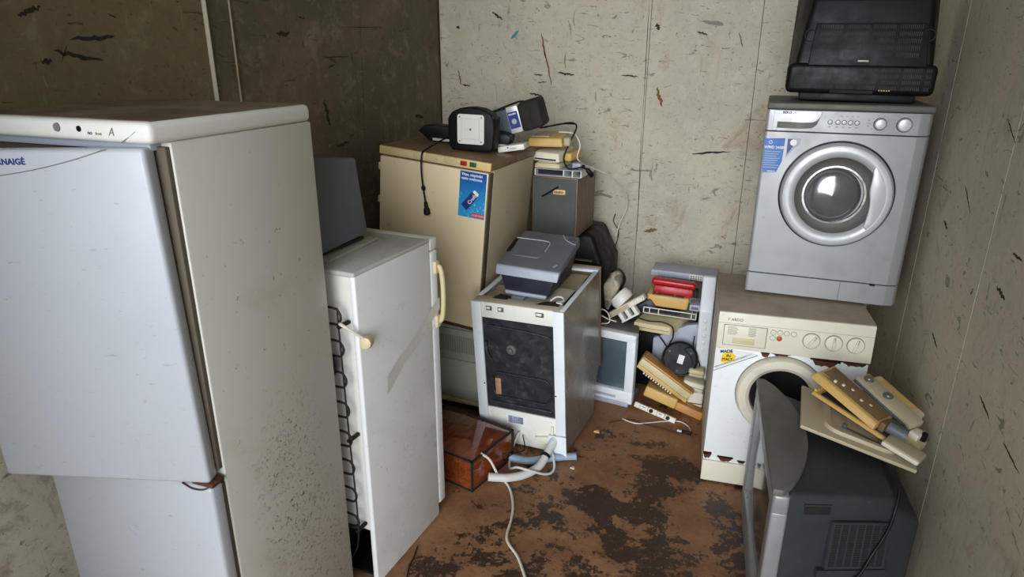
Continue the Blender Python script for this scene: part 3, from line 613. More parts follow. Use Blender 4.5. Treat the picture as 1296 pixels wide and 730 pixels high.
B().box(0.02, 0.145, -0.002, 0.008, 0.008, 0.016, 0.002).out('slot', 'dark_gap', a)
B().box(0.167, 0.215, 0.05, 0.23, 0.004, 0.05, 0.012, 3).out('handset', 'ochre', a)
a = slab_phone('answering_machine', 'tan answering machine topmost of the stack under the silver stereo', (-1.19, 3.50, z0 + 0.158), (0, R(-1), R(3)), 0.20, 0.22, 0.062, 'ochre', 'telephone')
B().box(0.198, 0.235, 0.02, 0.2, 0.002, 0.05, 0.01, 3).out('handset', 'beige_side', a)
B().box(0.02, 0.12, 0.02, 0.1, 0.050, 0.056, 0.002).out('tape_lid', 'beige_side', a)
ad = thing('power_adapter', 'small grey power adapter lying among the cables near the wall', 'adapter', (-0.945, 3.55, 1.279), (0, 0, R(-8)))
B().box(0, 0.048, 0, 0.06, 0, 0.032, 0.005).out('shell', 'grey_light', ad)
B().cyl((0.048, 0.03, 0.016), (0.062, 0.03, 0.016), 0.006, seg=10).out('strain_relief', 'black', ad)
o = B().tube([(-1.11, 3.47, 1.50), (-1.03, 3.50, 1.515), (-0.96, 3.55, 1.525), (-0.935, 3.58, 1.50), (-0.965, 3.56, 1.42), (-0.99, 3.54, 1.34), (-0.965, 3.52, 1.29), (-0.93, 3.52, 1.285), (-0.885, 3.54, 1.292), (-0.855, 3.56, 1.275), (-0.845, 3.58, 1.255)], 0.0045, 8).out('cable', 'black')
tag(o, 'black cable looping from the silver stereo down onto the loudspeaker cabinet', 'cable')
B().lathe([(0.006, 0), (0.013, 0.01), (0.015, 0.045), (0.009, 0.055)], (-0.862, 3.55, 1.285), (0.5, 0.3, -0.7), 12).out('plug', 'black', o)
o = B().tube([(-1.10, 3.52, 1.497), (-1.02, 3.54, 1.517), (-0.95, 3.62, 1.513)], 0.004, 8).out('cable', 'black'); tag(o, 'short black cable arching above the tan answering machine', 'cable')
o = B().tube([(-1.04, 3.60, 1.468), (-0.96, 3.62, 1.46), (-0.925, 3.63, 1.40), (-0.935, 3.62, 1.33), (-0.90, 3.66, 1.285), (-0.86, 3.70, 1.265), (-0.79, 3.80, 1.21), (-0.73, 3.98, 1.10), (-0.72, 4.05, 0.98), (-0.755, 4.04, 0.88), (-0.77, 4.0, 0.80)], 0.0038, 8).out('cable', 'cord_white')
tag(o, 'thin white cable hanging down the back wall beside the loudspeaker cabinet', 'cable')
o = B().tube([(-0.79, 4.06, 0.93), (-0.80, 4.06, 0.88), (-0.765, 4.06, 0.82), (-0.77, 4.05, 0.75), (-0.78, 4.0, 0.70), (-0.79, 3.9, 0.60)], 0.0025, 6).out('cable', 'black'); tag(o, 'thin black cable dangling against the back wall below the white cable', 'cable')

# ---------------------------------------------------------------- dishwasher seen from behind, black tub mat showing
dw = thing('dishwasher', 'white dishwasher turned backwards with black tub mat and open top', 'dishwasher', (-1.165, 2.75, 0.012), (R(3.9), R(-1.4), R(-3.6)))
DW, DD, DH = 0.461, 0.56, 0.768
prof = [(0.0, 0.0), (0.455, -0.03), (0.478, 0.09), (0.505, 0.135), (0.548, 0.20), (DD, 0.215), (DD, DH), (0.0, DH)]
B().prism(prof, 'x', DW - 0.006, DW, 0.0015, 1).out('side_panel', 'dish_side', dw)
B().prism(prof, 'x', 0.0, 0.006, 0.0015, 1).out('side_panel', 'white_side', dw)
B().box(0.0, DW + 0.004, DD, DD + 0.016, 0.2, DH + 0.012, 0.002).out('front_door', 'veneer', dw)
B().box(0.0, 0.05, -0.006, 0.008, 0.10, DH, 0.002).out('corner_strip', 'white_blue', dw)
B().box(DW - 0.050, DW + 0.001, -0.006, 0.008, 0.10, DH, 0.002).out('corner_strip', 'white_blue', dw)
for z in (0.33,): 
    for x in (0.043, DW - 0.044): B().cyl((x, -0.008, z), (x, -0.004, z), 0.004, seg=8).out('screw', 'black', dw)
tr = B().box(0.05, DW - 0.05, 0.002, 0.016, 0.688, DH - 0.002, 0.002).out('top_rail', 'white_plain', dw)
for x, w2 in ((0.075, 0.03), (0.135, 0.03), (0.325, 0.04)):
    B().box(x, x + w2, -0.001, 0.004, 0.728, 0.75, 0.001).out('rail_slot', 'gasket', tr); B().box(x + 0.004, x + w2 - 0.01, -0.004, 0.004, 0.735, 0.747, 0.001).out('clip', 'white_plain', tr)
mt = B()
def matf(u, v):
    x = 0.046 + 0.369 * u; z = 0.19 + 0.502 * v
    y = 0.012 + 0.004 * math.sin(u * 17 + v * 5) * math.sin(v * 23) * 0.5
    return (x, y, z)
mt.grid(matf, 30, 40); mt = mt.out('tub_mat', 'tar', dw)
B().box(0.046, 0.415, 0.02, 0.05, 0.19, 0.69).out('tub_back', 'tar', mt)
B().tube([(x, 0.008, z) for x, z in rrect(0.085, 0.385, 0.262, 0.395, 0.04, 4)], 0.0055, 8, 2, True).out('pressed_bead', 'tar', mt)
B().tube([(0.07, 0.009, 0.645), (0.2, 0.008, 0.642), (0.35, 0.008, 0.632), (0.395, 0.009, 0.62)], 0.006, 8).out('pressed_bead', 'tar', mt)
B().tube([(0.07, 0.009, 0.225), (0.2, 0.008, 0.226), (0.39, 0.008, 0.226)], 0.006, 8).out('pressed_bead', 'tar', mt)
B().tube([(0.06, 0.004, 0.56), (0.068, -0.002, 0.5), (0.085, 0.002, 0.47)], 0.008, 8).out('mat_fold', 'tar', mt)
B().lathe([(0.026, 0.0), (0.024, 0.006), (0.014, 0.010), (0.012, 0.02), (0.004, 0.024)], (0.19, 0.012, 0.53), (0, -1, 0), 20).out('knob', 'rubber', mt)
B().box(0.098, 0.128, 0.002, 0.008, 0.275, 0.365, 0.002).out('foil_label', 'peach', mt)
bp = B().box(0.008, DW - 0.006, 0.004, 0.018, 0.0, 0.192, 0.002).out('base_plate', 'white_plain', dw)
bs = B().box(0.150, 0.248, 0.0015, 0.005, 0.115, 0.172).out('barcode_label', 'paper', bp)
o = B()
x = 0.160
while x < 0.238:
    w2 = random.choice((0.0012, 0.002, 0.003)); o.box(x, x + w2, 0.0007, 0.002, 0.125, 0.164); x += w2 + random.choice((0.0012, 0.002))
tag(o.out('barcode_bars', 'ink', bs), kind='stuff')
cn = B().hexa([(DW - 0.10, -0.02, -0.004), (DW + 0.012, -0.03, -0.004), (DW + 0.012, -0.022, -0.004), (DW - 0.10, -0.012, -0.004)], [(DW - 0.085, -0.014, 0.105), (DW + 0.008, -0.022, 0.115), (DW + 0.008, -0.014, 0.115), (DW - 0.085, -0.008, 0.105)], 0.001, 1).out('bent_corner', 'white_blue', dw)
B().prism([(0.30, 0.075), (0.36, 0.088), (0.45, 0.09), (0.452, 0.05), (0.36, 0.03)], 'y', -0.012, 0.004, 0.003).out('drain_cover', 'cream_pale', bp)
B().box(0.385, 0.40, -0.006, 0.004, 0.10, 0.15, 0.002).out('latch', 'cream_pale', bp)
# open top
tpf = B().box(0.004, DW - 0.004, 0.004, 0.075, DH - 0.010, DH, 0.002).out('front_crossbar', 'ins_pale', dw)
B().box(0.0, 0.022, 0.07, DD, DH - 0.008, DH + 0.002, 0.002).out('side_rail', 'white_blue', dw)
B().box(DW - 0.022, DW, 0.01, DD, DH - 0.008, DH + 0.002, 0.002).out('side_rail', 'white_blue', dw)
B().box(0.0, DW, DD - 0.035, DD, DH - 0.008, DH + 0.004, 0.002).out('rear_crossbar', 'white_blue', dw)
B().box(0.01, DW - 0.01, 0.02, DD - 0.01, 0.66, 0.70, 0.01).out('tub', 'dark_gap', dw)
B().grid(lambda u, v: (0.06 + 0.35 * u, 0.06 + 0.26 * v, 0.738 + 0.006 * math.sin(6 * u + 3 * v)), 10, 8).out('cover_sheet', 'ins_pale', dw)
B().grid(lambda u, v: (0.20 + 0.215 * u, 0.33 + 0.19 * v, 0.738 + 0.008 * math.sin(5 * u + 4 * v)), 10, 8).out('insulation', 'ins', dw)
B().grid(lambda u, v: (0.025 + 0.14 * u, 0.09 + 0.16 * v, 0.746 + 0.006 * math.sin(5 * u + 7 * v)), 8, 8).out('insulation', 'ins', dw)
for poly in ([(0.085, 0.055), (0.16, 0.055), (0.16, 0.10), (0.10, 0.115)], [(0.305, 0.045), (0.42, 0.055), (0.41, 0.11), (0.34, 0.09)]):
    B().prism(poly, 'z', 0.75, DH + 0.0008).out('opening', 'dark_gap', dw)
B().box(0.155, 0.215, 0.10, 0.15, 0.748, 0.7525).out('paper_label', 'grey_light', dw)
B().tube([(0.36, 0.10, 0.77), (0.385, 0.12, 0.785), (0.41, 0.13, 0.78), (0.42, 0.11, 0.772), (0.40, 0.08, 0.775), (0.43, 0.07, 0.776)], 0.004).out('wiring', 'hose', dw)
for x in (0.04, DW - 0.04): B().cyl((x, 0.05, -0.014 - (x - 0.04) * 0.02), (x, 0.05, 0.004), 0.015).out('foot', 'black', dw)
for x in (0.04, DW - 0.04): B().cyl((x, 0.42, -0.046), (x, 0.42, -0.01), 0.018).out('foot', 'black', dw)
hs = B().tube([(-0.76, 2.715, 0.11), (-0.775, 2.66, 0.075), (-0.795, 2.575, 0.035), (-0.84, 2.50, 0.026), (-0.90, 2.45, 0.026), (-0.955, 2.425, 0.03), (-0.99, 2.41, 0.035)], 0.0195, 14).out('drain_hose', 'hose')
tag(hs, 'thick grey white drain hose curving out of the dishwasher base', 'hose')
B().lathe([(0.021, 0), (0.024, 0.002), (0.024, 0.014), (0.021, 0.016)], (-0.782, 2.637, 0.063), (-0.2, -0.9, -0.45), 16).out('clamp', 'black', hs)
hs = B().tube([(-0.655, 2.725, 0.026), (-0.72, 2.70, 0.024), (-0.80, 2.655, 0.02), (-0.87, 2.615, 0.02), (-0.955, 2.60, 0.03)], 0.0185, 14).out('water_hose', 'hose_blue')
tag(hs, 'short blue grey hose lying in front of the dishwasher', 'hose')
o = B().tube([(-0.95, 2.72, 0.10), (-0.965, 2.66, 0.03), (-0.935, 2.545, 0.012), (-0.88, 2.50, 0.055), (-0.82, 2.50, 0.052), (-0.755, 2.56, 0.008), (-0.735, 2.62, 0.008), (-0.78, 2.70, 0.06), (-0.86, 2.74, 0.09)], 0.0058, 8).out('thin_hose', 'hose'); tag(o, 'thin white looped tube over the dishwasher hoses', 'hose')
o = B().tube([(-1.02, 2.40, 0.16), (-0.985, 2.42, 0.12), (-0.955, 2.445, 0.03), (-0.93, 2.445, 0.012), (-0.875, 2.39, 0.008), (-0.825, 2.29, 0.008), (-0.80, 2.20, 0.008), (-0.775, 2.08, 0.008), (-0.70, 2.0, 0.008), (-0.645, 1.92, 0.008), (-0.60, 1.85, 0.008)], 0.0058, 8).out('mains_lead', 'cord_white'); tag(o, 'long white mains lead running forward over the brown floor', 'cord')
o = B().tube([(-0.93, 2.72, 0.09), (-0.90, 2.66, 0.05), (-0.94, 2.60, 0.052), (-0.99, 2.55, 0.01)], 0.003, 6).out('thin_wire', 'black'); tag(o, 'thin black wire crossing the blue grey hose', 'wire')

# ---------------------------------------------------------------- printer on the dishwasher
pr = thing('printer', 'grey inkjet printer with dark front resting on the open dishwasher', 'printer', (-1.10, 2.80, 0.785), (0, R(1.2), R(-2.5)))
lo = [(0.03, 0.045, 0.0), (0.245, 0.045, 0.0), (0.27, 0.32, 0.035), (0.02, 0.32, 0.03)]
up = [(0.012, 0.012, 0.112), (0.290, 0.012, 0.112), (0.298, 0.33, 0.20), (0.004, 0.33, 0.19)]
B().hexa(lo, up, 0.008, 2).out('lower_body', 'navy_plastic', pr)
B().hexa([(-0.004, -0.006, 0.104), (0.306, -0.006, 0.104), (0.302, 0.03, 0.11), (0.0, 0.03, 0.11)], [(-0.006, 0.006, 0.148), (0.310, 0.006, 0.148), (0.308, 0.05, 0.156), (-0.004, 0.05, 0.156)], 0.006, 2).out('front_lip', 'grey_light', pr)
tc = B().hexa([(-0.002, 0.012, 0.118), (0.306, 0.012, 0.118), (0.306, 0.345, 0.19), (-0.002, 0.345, 0.19)], [(-0.004, 0.012, 0.152), (0.308, 0.012, 0.152), (0.300, 0.345, 0.238), (0.004, 0.345, 0.238)], 0.010, 3).out('top_cover', 'grey_plastic', pr)
def top_z(y): return 0.152 + (y - 0.012) / 0.333 * 0.086
pl = [(0.035, 0.10), (0.165, 0.10), (0.175, 0.115), (0.175, 0.235), (0.160, 0.25), (0.005, 0.25)]
B().hexa([(x, y, top_z(y) - 0.004) for x, y in pl], [(x, y, top_z(y) + 0.004) for x, y in pl], 0.002, 1).out('paper_tray', 'grey_plastic', tc)
B().tube([(0.0, 0.254, top_z(0.254) + 0.004), (0.08, 0.256, top_z(0.256) + 0.004), (0.16, 0.254, top_z(0.254) + 0.004), (0.181, 0.235, top_z(0.235) + 0.004), (0.182, 0.17, top_z(0.17) + 0.003)], 0.003, 8).out('tray_edge', 'grey_light', tc)
B().hexa([(-0.004, 0.13, top_z(0.13) - 0.005), (0.012, 0.13, top_z(0.13) - 0.005), (0.012, 0.245, top_z(0.245) - 0.005), (-0.004, 0.245, top_z(0.245) - 0.005)], [(-0.0045, 0.13, top_z(0.13) + 0.0045), (0.016, 0.13, top_z(0.13) + 0.0045), (0.014, 0.245, top_z(0.245) + 0.0045), (-0.0045, 0.245, top_z(0.245) + 0.0045)]).out('slot', 'black', tc)
pts = [(0.215, 0.338), (0.24, 0.30), (0.275, 0.275), (0.304, 0.262)]
B().tube([(x, y, top_z(y) + 0.001) for x, y in pts], 0.0022, 6).out('panel_seam', 'grey_light', tc)
for k in range(3): B().box(0.255 + k * 0.014, 0.265 + k * 0.014, 0.30, 0.308, top_z(0.304) - 0.002, top_z(0.304) + 0.004, 0.001).out('button', 'navy_plastic', tc)
small_print(0.0, 0.0, 0.03, 0.011, 4, 0.0, tc, 'grey_light', Matrix.Translation((0.272, 0.045, top_z(0.045) + 0.0008)) @ Matrix.Rotation(R(14.5), 4, 'X') @ Matrix.Rotation(R(70), 4, 'Z') @ Matrix.Rotation(R(-90), 4, 'X'))
B().hexa([(0.035, 0.03, -0.001), (0.24, 0.03, -0.001), (0.245, 0.07, -0.001), (0.03, 0.07, -0.001)], [(0.032, 0.028, 0.018), (0.243, 0.028, 0.018), (0.247, 0.07, 0.018), (0.028, 0.07, 0.018)], 0.005, 2).out('output_lip', 'grey_light', pr)

# ---------------------------------------------------------------- lacquered wooden cabinet on the floor
wc = thing('wooden_cabinet', 'glossy red brown wooden radio cabinet with black edges on the floor', 'cabinet', (-1.035, 2.325, 0.0), (0, 0, R(75.5)))
L_, D_, H_ = 0.325, 0.43, 0.155
B().box(0, L_, 0, D_, 0.004, H_, 0.002).out('case', 'wood_gloss', wc)
e = 0.004
for (a, b) in (((0, 0, H_), (L_, 0, H_)), ((0, 0, H_), (0, D_, H_)), ((L_, 0, H_), (L_, D_, H_)), ((0, D_, H_), (L_, D_, H_)), ((0, 0, 0), (0, 0, H_)), ((L_, 0, 0), (L_, 0, H_)), ((0, D_, 0), (0, D_, H_)), ((0, 0, 0.004), (0, D_, 0.004)), ((0, 0, 0.004), (L_, 0, 0.004))):
    B().box(min(a[0], b[0]) - e, max(a[0], b[0]) + e, min(a[1], b[1]) - e, max(a[1], b[1]) + e, max(0, min(a[2], b[2]) - e), max(a[2], b[2]) + (e if a[2] == b[2] else 0.002)).out('edge_strip', 'dark_gap', wc)

# ---------------------------------------------------------------- white computer monitor behind the dishwasher
mo = thing('monitor', 'white computer monitor standing on the floor behind the dishwasher', 'monitor', (-0.838, 3.372, 0.0), (0, 0, R(-8)))
fr = B()
x0, x1, z0, z1 = 0.0, 0.345, 0.02, 0.44
fr.box(x0, x1, 0, 0.05, z1 - 0.045, z1, 0.006); fr.box(x0, x1, 0, 0.05, z0, z0 + 0.075, 0.006)
fr.box(x0, x0 + 0.05, 0, 0.05, z0 + 0.07, z1 - 0.04, 0.004); fr.box(x1 - 0.05, x1, 0, 0.05, z0 + 0.07, z1 - 0.04, 0.004)
fr.out('front_frame', 'white_blue', mo)
B().grid(lambda u, v: (0.045 + 0.255 * u, 0.018 + 0.012 * ((2 * u - 1) ** 2 + (2 * v - 1) ** 2), 0.09 + 0.31 * v), 12, 12).out('screen', 'crt', mo)
B().hexa([(0.0, 0.05, 0.02), (0.345, 0.05, 0.02), (0.29, 0.23, 0.05), (0.055, 0.23, 0.05)], [(0.0, 0.05, 0.44), (0.345, 0.05, 0.44), (0.29, 0.23, 0.43), (0.055, 0.23, 0.43)], 0.012, 3).out('rear_housing', 'tv_top', mo)
B().box(0.05, 0.325, -0.004, 0.20, 0.0, 0.03, 0.006).out('base_foot', 'grey_light', mo)
B().box(0.10, 0.25, -0.001, 0.004, 0.045, 0.06, 0.001).out('control_flap', 'grey_light', mo)

# ---------------------------------------------------------------- lower washing machine: cream panel, rusted edges
wm = thing('washing_machine', 'old white washing machine with cream control panel and rust patches', 'washing machine', (-0.071, 2.784, 0), (0, 0, R(4.46)))
B().box(0.0, 0.606, 0.004, 0.53, 0.03, 0.835, 0.003).out('cabinet', 'white_side', wm)
B().box(-0.002, 0.608, -0.004, 0.535, 0.832, 0.851, 0.003).out('top_plate', 'washer_top', wm)
B().box(0.001, 0.605, -0.004, 0.006, 0.116, 0.688, 0.002).out('front_panel', 'white', wm)
pn = B().hexa([(-0.001, -0.024, 0.688), (0.607, -0.024, 0.688), (0.607, 0.02, 0.688), (-0.001, 0.02, 0.688)], [(-0.001, -0.012, 0.850), (0.607, -0.012, 0.850), (0.607, 0.02, 0.850), (-0.001, 0.02, 0.850)], 0.004).out('control_panel', 'cream_pale', wm)
B().box(-0.001, 0.607, -0.016, 0.006, 0.012, 0.118, 0.004).out('plinth', 'cream_pale', wm)
for x in (0.05, 0.55):
    for y in (0.06, 0.48): B().cyl((x, y, 0), (x, y, 0.032), 0.018).out('foot', 'black', wm)
def py(z): return -0.024 + (z - 0.688) / 0.162 * 0.012     # front of the sloping panel
PT = Matrix.Translation((0, 0, 0))
def pbox(x0, x1, z0, z1, t, bev=0.0): return B().hexa([(x0, py(z0) - t, z0), (x1, py(z0) - t, z0), (x1, py(z0) + 0.002, z0), (x0, py(z0) + 0.002, z0)], [(x0, py(z1) - t, z1), (x1, py(z1) - t, z1), (x1, py(z1) + 0.002, z1), (x0, py(z1) + 0.002, z1)], bev)
df = pbox(0.026, 0.196, 0.708, 0.795, 0.0025, 0.001).out('detergent_drawer', 'cream_pale', pn)
pbox(0.062, 0.152, 0.716, 0.742, 0.0045, 0.001).out('drawer_grip', 'cream', df)
o = B()
for a, b in (((0.024, 0.706), (0.198, 0.708)), ((0.024, 0.795), (0.198, 0.797)), ((0.024, 0.706), (0.026, 0.797)), ((0.196, 0.706), (0.198, 0.797))):
    o.box(a[0], b[0], py(a[1]) - 0.0012, py(a[1]) + 0.003, a[1], b[1])
o.out('drawer_gap', 'ink_grey', pn)
o = B()
for k in range(7):
    z = 0.788 - 0.0055 * k
    for a, b in ((0.04, 0.075 + 0.004 * (k % 3)), (0.125, 0.152 + 0.004 * (k % 2))): o.box(a, b, py(z) - 0.0032, py(z), z, z + 0.0016)
o.out('printed_lines', 'ink_grey', pn)
o = B().box(0.0, 0.607, py(0.803) - 0.0006, py(0.803) + 0.003, 0.8025, 0.8035).out('panel_groove', 'ink_grey', pn)
text('lettering', 'Y ARDO', 0.017, (0.035, py(0.815) - 0.0012, 0.815), pn, 'ink_grey', rot=(R(94), 0, 0))
for x, z, m in ((0.222, 0.782, 'cream_pale'), (0.249, 0.782, 'cream_pale'), (0.275, 0.782, 'cream_pale'), (0.302, 0.782, 'cream_pale'), (0.222, 0.757, 'cream_pale'), (0.248, 0.757, 'orange_button')):
    b = B().lathe([(0.0115, -0.002), (0.0115, 0.0012), (0.0102, 0.0012)], (x, py(z), z), (0, -1, 0.07), 20).out('button_ring', 'ink_grey', pn)
    B().lathe([(0.0100, -0.002), (0.0100, 0.003), (0.008, 0.004)], (x, py(z), z), (0, -1, 0.07), 20).out('button', m, b)
for x, a in ((0.372, 55), (0.457, 90), (0.540, 75)):
    k = B().lathe([(0.0345, -0.002), (0.0345, 0.002), (0.0325, 0.002)], (x, py(0.76), 0.762), (0, -1, 0.07), 36).out('dial_ring', 'ink_grey', pn)
    kn = B().lathe([(0.0322, -0.002), (0.0322, 0.006), (0.030, 0.009), (0.024, 0.010)], (x, py(0.76), 0.762), (0, -1, 0.07), 36).out('dial', 'cream_pale', pn)
    m = Matrix.Translation((x, py(0.76) - 0.010, 0.762)) @ Matrix.Rotation(R(-a + 90), 4, 'Y')
    B().box(-0.0055, 0.0055, -0.009, 0.0, -0.026, 0.026, 0.003).xf(m).out('grip', 'cream_pale', kn)
    B().box(-0.0012, 0.0012, -0.0098, 0.0, 0.010, 0.026).xf(m).out('pointer', 'ink_grey', kn)
DC = (0.285, 0.49)
dr = B().lathe([(0.180, 0), (0.180, 0.022), (0.172, 0.034), (0.142, 0.038), (0.128, 0.030), (0.122, 0.006)], (DC[0], -0.004, DC[1]), (0, -1, 0), 56, caps=False).out('door_ring', 'cream_pale', wm)
B().lathe([(0.184, 0), (0.184, 0.003), (0.18, 0.003)], (DC[0], -0.004, DC[1]), (0, -1, 0), 56, caps=False).out('ring_gap', 'ink_grey', dr)
B().lathe([(0.124, 0.010), (0.105, 0.005), (0.06, 0.002), (0.001, 0.001)], (DC[0], -0.004, DC[1]), (0, -1, 0), 48, caps=False).out('porthole', 'dark_drum', dr)
# sticker
stk = B().prism([(0.004, 0.682), (0.150, 0.672), (0.180, 0.664), (0.002, 0.566)], 'y', -0.0062, -0.003).out('sticker', 'paper', wm)
B().tube([(0.003, -0.0066, 0.5705), (0.174, -0.0066, 0.6635)], 0.0012, 5, 1).out('sticker_line', 'ink_black', stk); B().tube([(0.004, -0.0066, 0.588), (0.15, -0.0066, 0.668)], 0.0008, 5, 1).out('sticker_line', 'ink_black', stk)
B().prism([(0.028, 0.615), (0.05, 0.612), (0.082, 0.632), (0.088, 0.65), (0.07, 0.662), (0.05, 0.666), (0.03, 0.648)], 'y', -0.0068, -0.005).out('yellow_map', 'yellow', stk)
text('lettering', 'MADE', 0.019, (0.022, -0.0072, 0.658), stk, 'ink_black', ext=0.0003, bold=0.0008, rot=(R(90), R(-8), 0)); text('lettering', 'IN', 0.017, (0.048, -0.0072, 0.642), stk, 'ink_black', ext=0.0003, bold=0.0007); text('lettering', 'ITALY', 0.017, (0.032, -0.0072, 0.622), stk, 'ink_black', ext=0.0003, bold=0.0007, rot=(R(90), R(-8), 0))
text('lettering', 'HIGH TECHNOLOGY DESIGN QUALITY', 0.0082, (0.008, -0.0068, 0.5835), stk, 'ink', ext=0.0002, rot=(R(90), R(-29), 0))
def blob(x0, x1, z0, z1, n=10, seed=0):
    rr = random.Random(seed); top = []; bot = []
    for k in range(n + 1):
        u = k / n; e = min(1, 4 * u, 4 * (1 - u)) ** 0.6
        top.append((x0 + (x1 - x0) * u, z1 - (1 - e) * 0.3 * (z1 - z0) + rr.uniform(-1, 0) * 0.15 * (z1 - z0))); bot.append((x0 + (x1 - x0) * u, z1 - (z1 - z0) * e * rr.uniform(0.7, 1.0)))
    return bot + top[::-1]
for i, (a, b, c, d) in enumerate(((0.185, 0.222, 0.655, 0.688), (0.228, 0.305, 0.668, 0.688), (0.382, 0.50, 0.640, 0.688), (0.50, 0.604, 0.658, 0.688), (0.0, 0.022, 0.672, 0.690), (0.0, 0.036, 0.117, 0.158), (0.062, 0.132, 0.117, 0.146), (0.150, 0.185, 0.117, 0.136), (0.22, 0.32, 0.117, 0.132), (0.42, 0.55, 0.117, 0.15))):
    B().prism(blob(a, b, c, d, seed=i), 'y', -0.0058, -0.002).out('rust_patch', 'rust', wm)

# ---------------------------------------------------------------- silver washing machine stacked on top
wk = thing('washing_machine', 'silver front-loading washing machine stacked on the old white one', 'washing machine', (0.017, 3.056, 0.851), (0, 0, R(-0.4)))
BW, BH = 0.614, 0.84
B().box(0.004, BW - 0.004, 0.03, 0.50, 0.014, BH - 0.024, 0.004).out('cabinet', 'silver_dark', wk)
B().box(0.0, BW, 0.0, 0.505, BH - 0.028, BH, 0.008, 3).out('top_plate', 'silver_dark', wk)
def front_poly(sag=0.0): return [(0.0, 0.012), (0.004, 0.003), (0.012, 0.0), (0.565, 0.0), (0.60, 0.012), (BW, 0.035), (BW, 0.06), (0.0, 0.06)]
B().prism(front_poly(), 'z', 0.104, 0.722, 0.0015, 1).out('front_panel', 'silver', wk)
cp = B().prism(front_poly(), 'z', 0.726, BH - 0.029, 0.0015, 1).out('control_panel', 'silver', wk)
B().prism(front_poly(), 'z', 0.012, 0.100, 0.0015, 1).out('kick_plate', 'silver', wk)
B().box(0.385, 0.388, -0.0008, 0.002, 0.013, 0.099).out('kick_seam', 'ink_grey', wk)
B().box(0.50, 0.52, -0.001, 0.003, 0.094, 0.102).out('latch_notch', 'black', wk)
for x in (0.03, 0.57):
    for y in (0.06, 0.44): B().cyl((x, y, 0.0), (x, y, 0.016), 0.018).out('foot', 'rust', wk)
dwr = B().prism([(0.03, 0.728), (0.03, 0.809), (0.212, 0.809), (0.208, 0.79), (0.196, 0.772), (0.178, 0.764), (0.145, 0.762), (0.046, 0.764), (0.046, 0.728)], 'y', -0.007, 0.002, 0.001, 1).out('detergent_drawer', 'silver_light', cp)
B().prism([(0.047, 0.738), (0.047, 0.763), (0.145, 0.761), (0.178, 0.763), (0.196, 0.770), (0.206, 0.785), (0.198, 0.755), (0.180, 0.741), (0.14, 0.737)], 'y', -0.0015, 0.002).out('grip_recess', 'silver_dark', dwr)
text('lettering', 'BEKO', 0.0135, (0.062, -0.0073, 0.797), dwr, 'ink_black', bold=0.0005); text('lettering', '24', 0.011, (0.102, -0.0073, 0.797), dwr, 'ink_grey')
for x in (0.246, 0.275, 0.298, 0.321, 0.345):
    b = B().lathe([(0.0095, -0.001), (0.0095, 0.002), (0.0078, 0.002)], (x, 0, 0.768), (0, -1, 0), 20).out('button_ring', 'ink_black', cp)
    B().lathe([(0.0076, -0.001), (0.0076, 0.004), (0.005, 0.005)], (x, 0, 0.768), (0, -1, 0), 20).out('button', 'silver_light', b)
o = B()
for x in (0.282, 0.302, 0.322, 0.342): o.box(x, x + 0.006, -0.0012, 0.001, 0.791, 0.7935)
for x in (0.241, 0.269, 0.293, 0.316, 0.340): o.box(x, x + 0.009, -0.0012, 0.001, 0.748, 0.7505)
for z in (0.757, 0.768, 0.779): o.box(0.382, 0.390, -0.0012, 0.001, z, z + 0.0025)
for x, rr_, n in ((0.428, 0.034, 10), (0.513, 0.040, 14)):
    for k in range(n):
        a = math.tau * k / n; o.box(x + rr_ * math.cos(a) - 0.002, x + rr_ * math.cos(a) + 0.002, -0.0012, 0.001, 0.767 + rr_ * math.sin(a) - 0.001, 0.767 + rr_ * math.sin(a) + 0.001)
o.out('printed_symbols', 'ink_grey', cp)
for x, rr_ in ((0.428, 0.0215), (0.513, 0.0255)):
    k = B().lathe([(rr_ + 0.003, -0.001), (rr_ + 0.003, 0.003), (rr_, 0.003)], (x, 0, 0.767), (0, -1, 0), 36).out('dial_ring', 'ink_black', cp)
    B().lathe([(rr_, 0), (rr_, 0.012), (rr_ - 0.004, 0.017), (rr_ * 0.4, 0.019)], (x, 0, 0.767), (0, -1, 0), 36).out('dial', 'silver_light', k)
C0 = (0.308, 0.474)
rg = B().lathe([(0.222, -0.001), (0.222, 0.004), (0.214, 0.005)], (C0[0], 0, C0[1]), (0, -1, 0), 72, caps=False).out('door_surround', 'black', wk)
B().lathe([(0.215, 0.0), (0.214, 0.026), (0.205, 0.044), (0.190, 0.050), (0.174, 0.048), (0.163, 0.040), (0.158, 0.030)], (C0[0], 0, C0[1]), (0, -1, 0), 72, caps=False).out('door_ring', 'silver_light', rg)
inn = B().lathe([(0.160, 0.032), (0.150, 0.016), (0.132, 0.006), (0.118, 0.004), (0.106, 0.004)], (C0[0], 0, C0[1]), (0, -1, 0), 64, caps=False).out('door_funnel', 'rubber', rg)
B().lathe([(0.124, 0.004), (0.122, 0.012), (0.114, 0.012), (0.112, 0.006)], (C0[0] - 0.006, 0, C0[1]), (0, -1, 0), 64, caps=False).out('inner_rim', 'chrome', rg)
B().lathe([(0.112, 0.002), (0.105, 0.014), (0.085, 0.026), (0.05, 0.034), (0.001, 0.037)], (C0[0] - 0.014, 0.0, C0[1]), (0, -1, 0), 56, caps=False).out('porthole', 'porthole', rg)
hp = []
for k in range(15):
    a = R(-46 + 92 * k / 14); hp.append((C0[0] + 0.186 * math.cos(a), C0[1] + 0.186 * math.sin(a)))
for k in range(15):
    u = k / 14; a = R(44 - 88 * u); rr_ = 0.166 - 0.062 * math.sin(math.pi * u) ** 1.1 * (0.8 + 0.2 * math.cos(5 * u)); hp.append((C0[0] + rr_ * math.cos(a), C0[1] + rr_ * math.sin(a)))
B().prism(hp, 'y', -0.050, -0.022, 0.005, 2).out('door_handle', 'silver_light', rg)
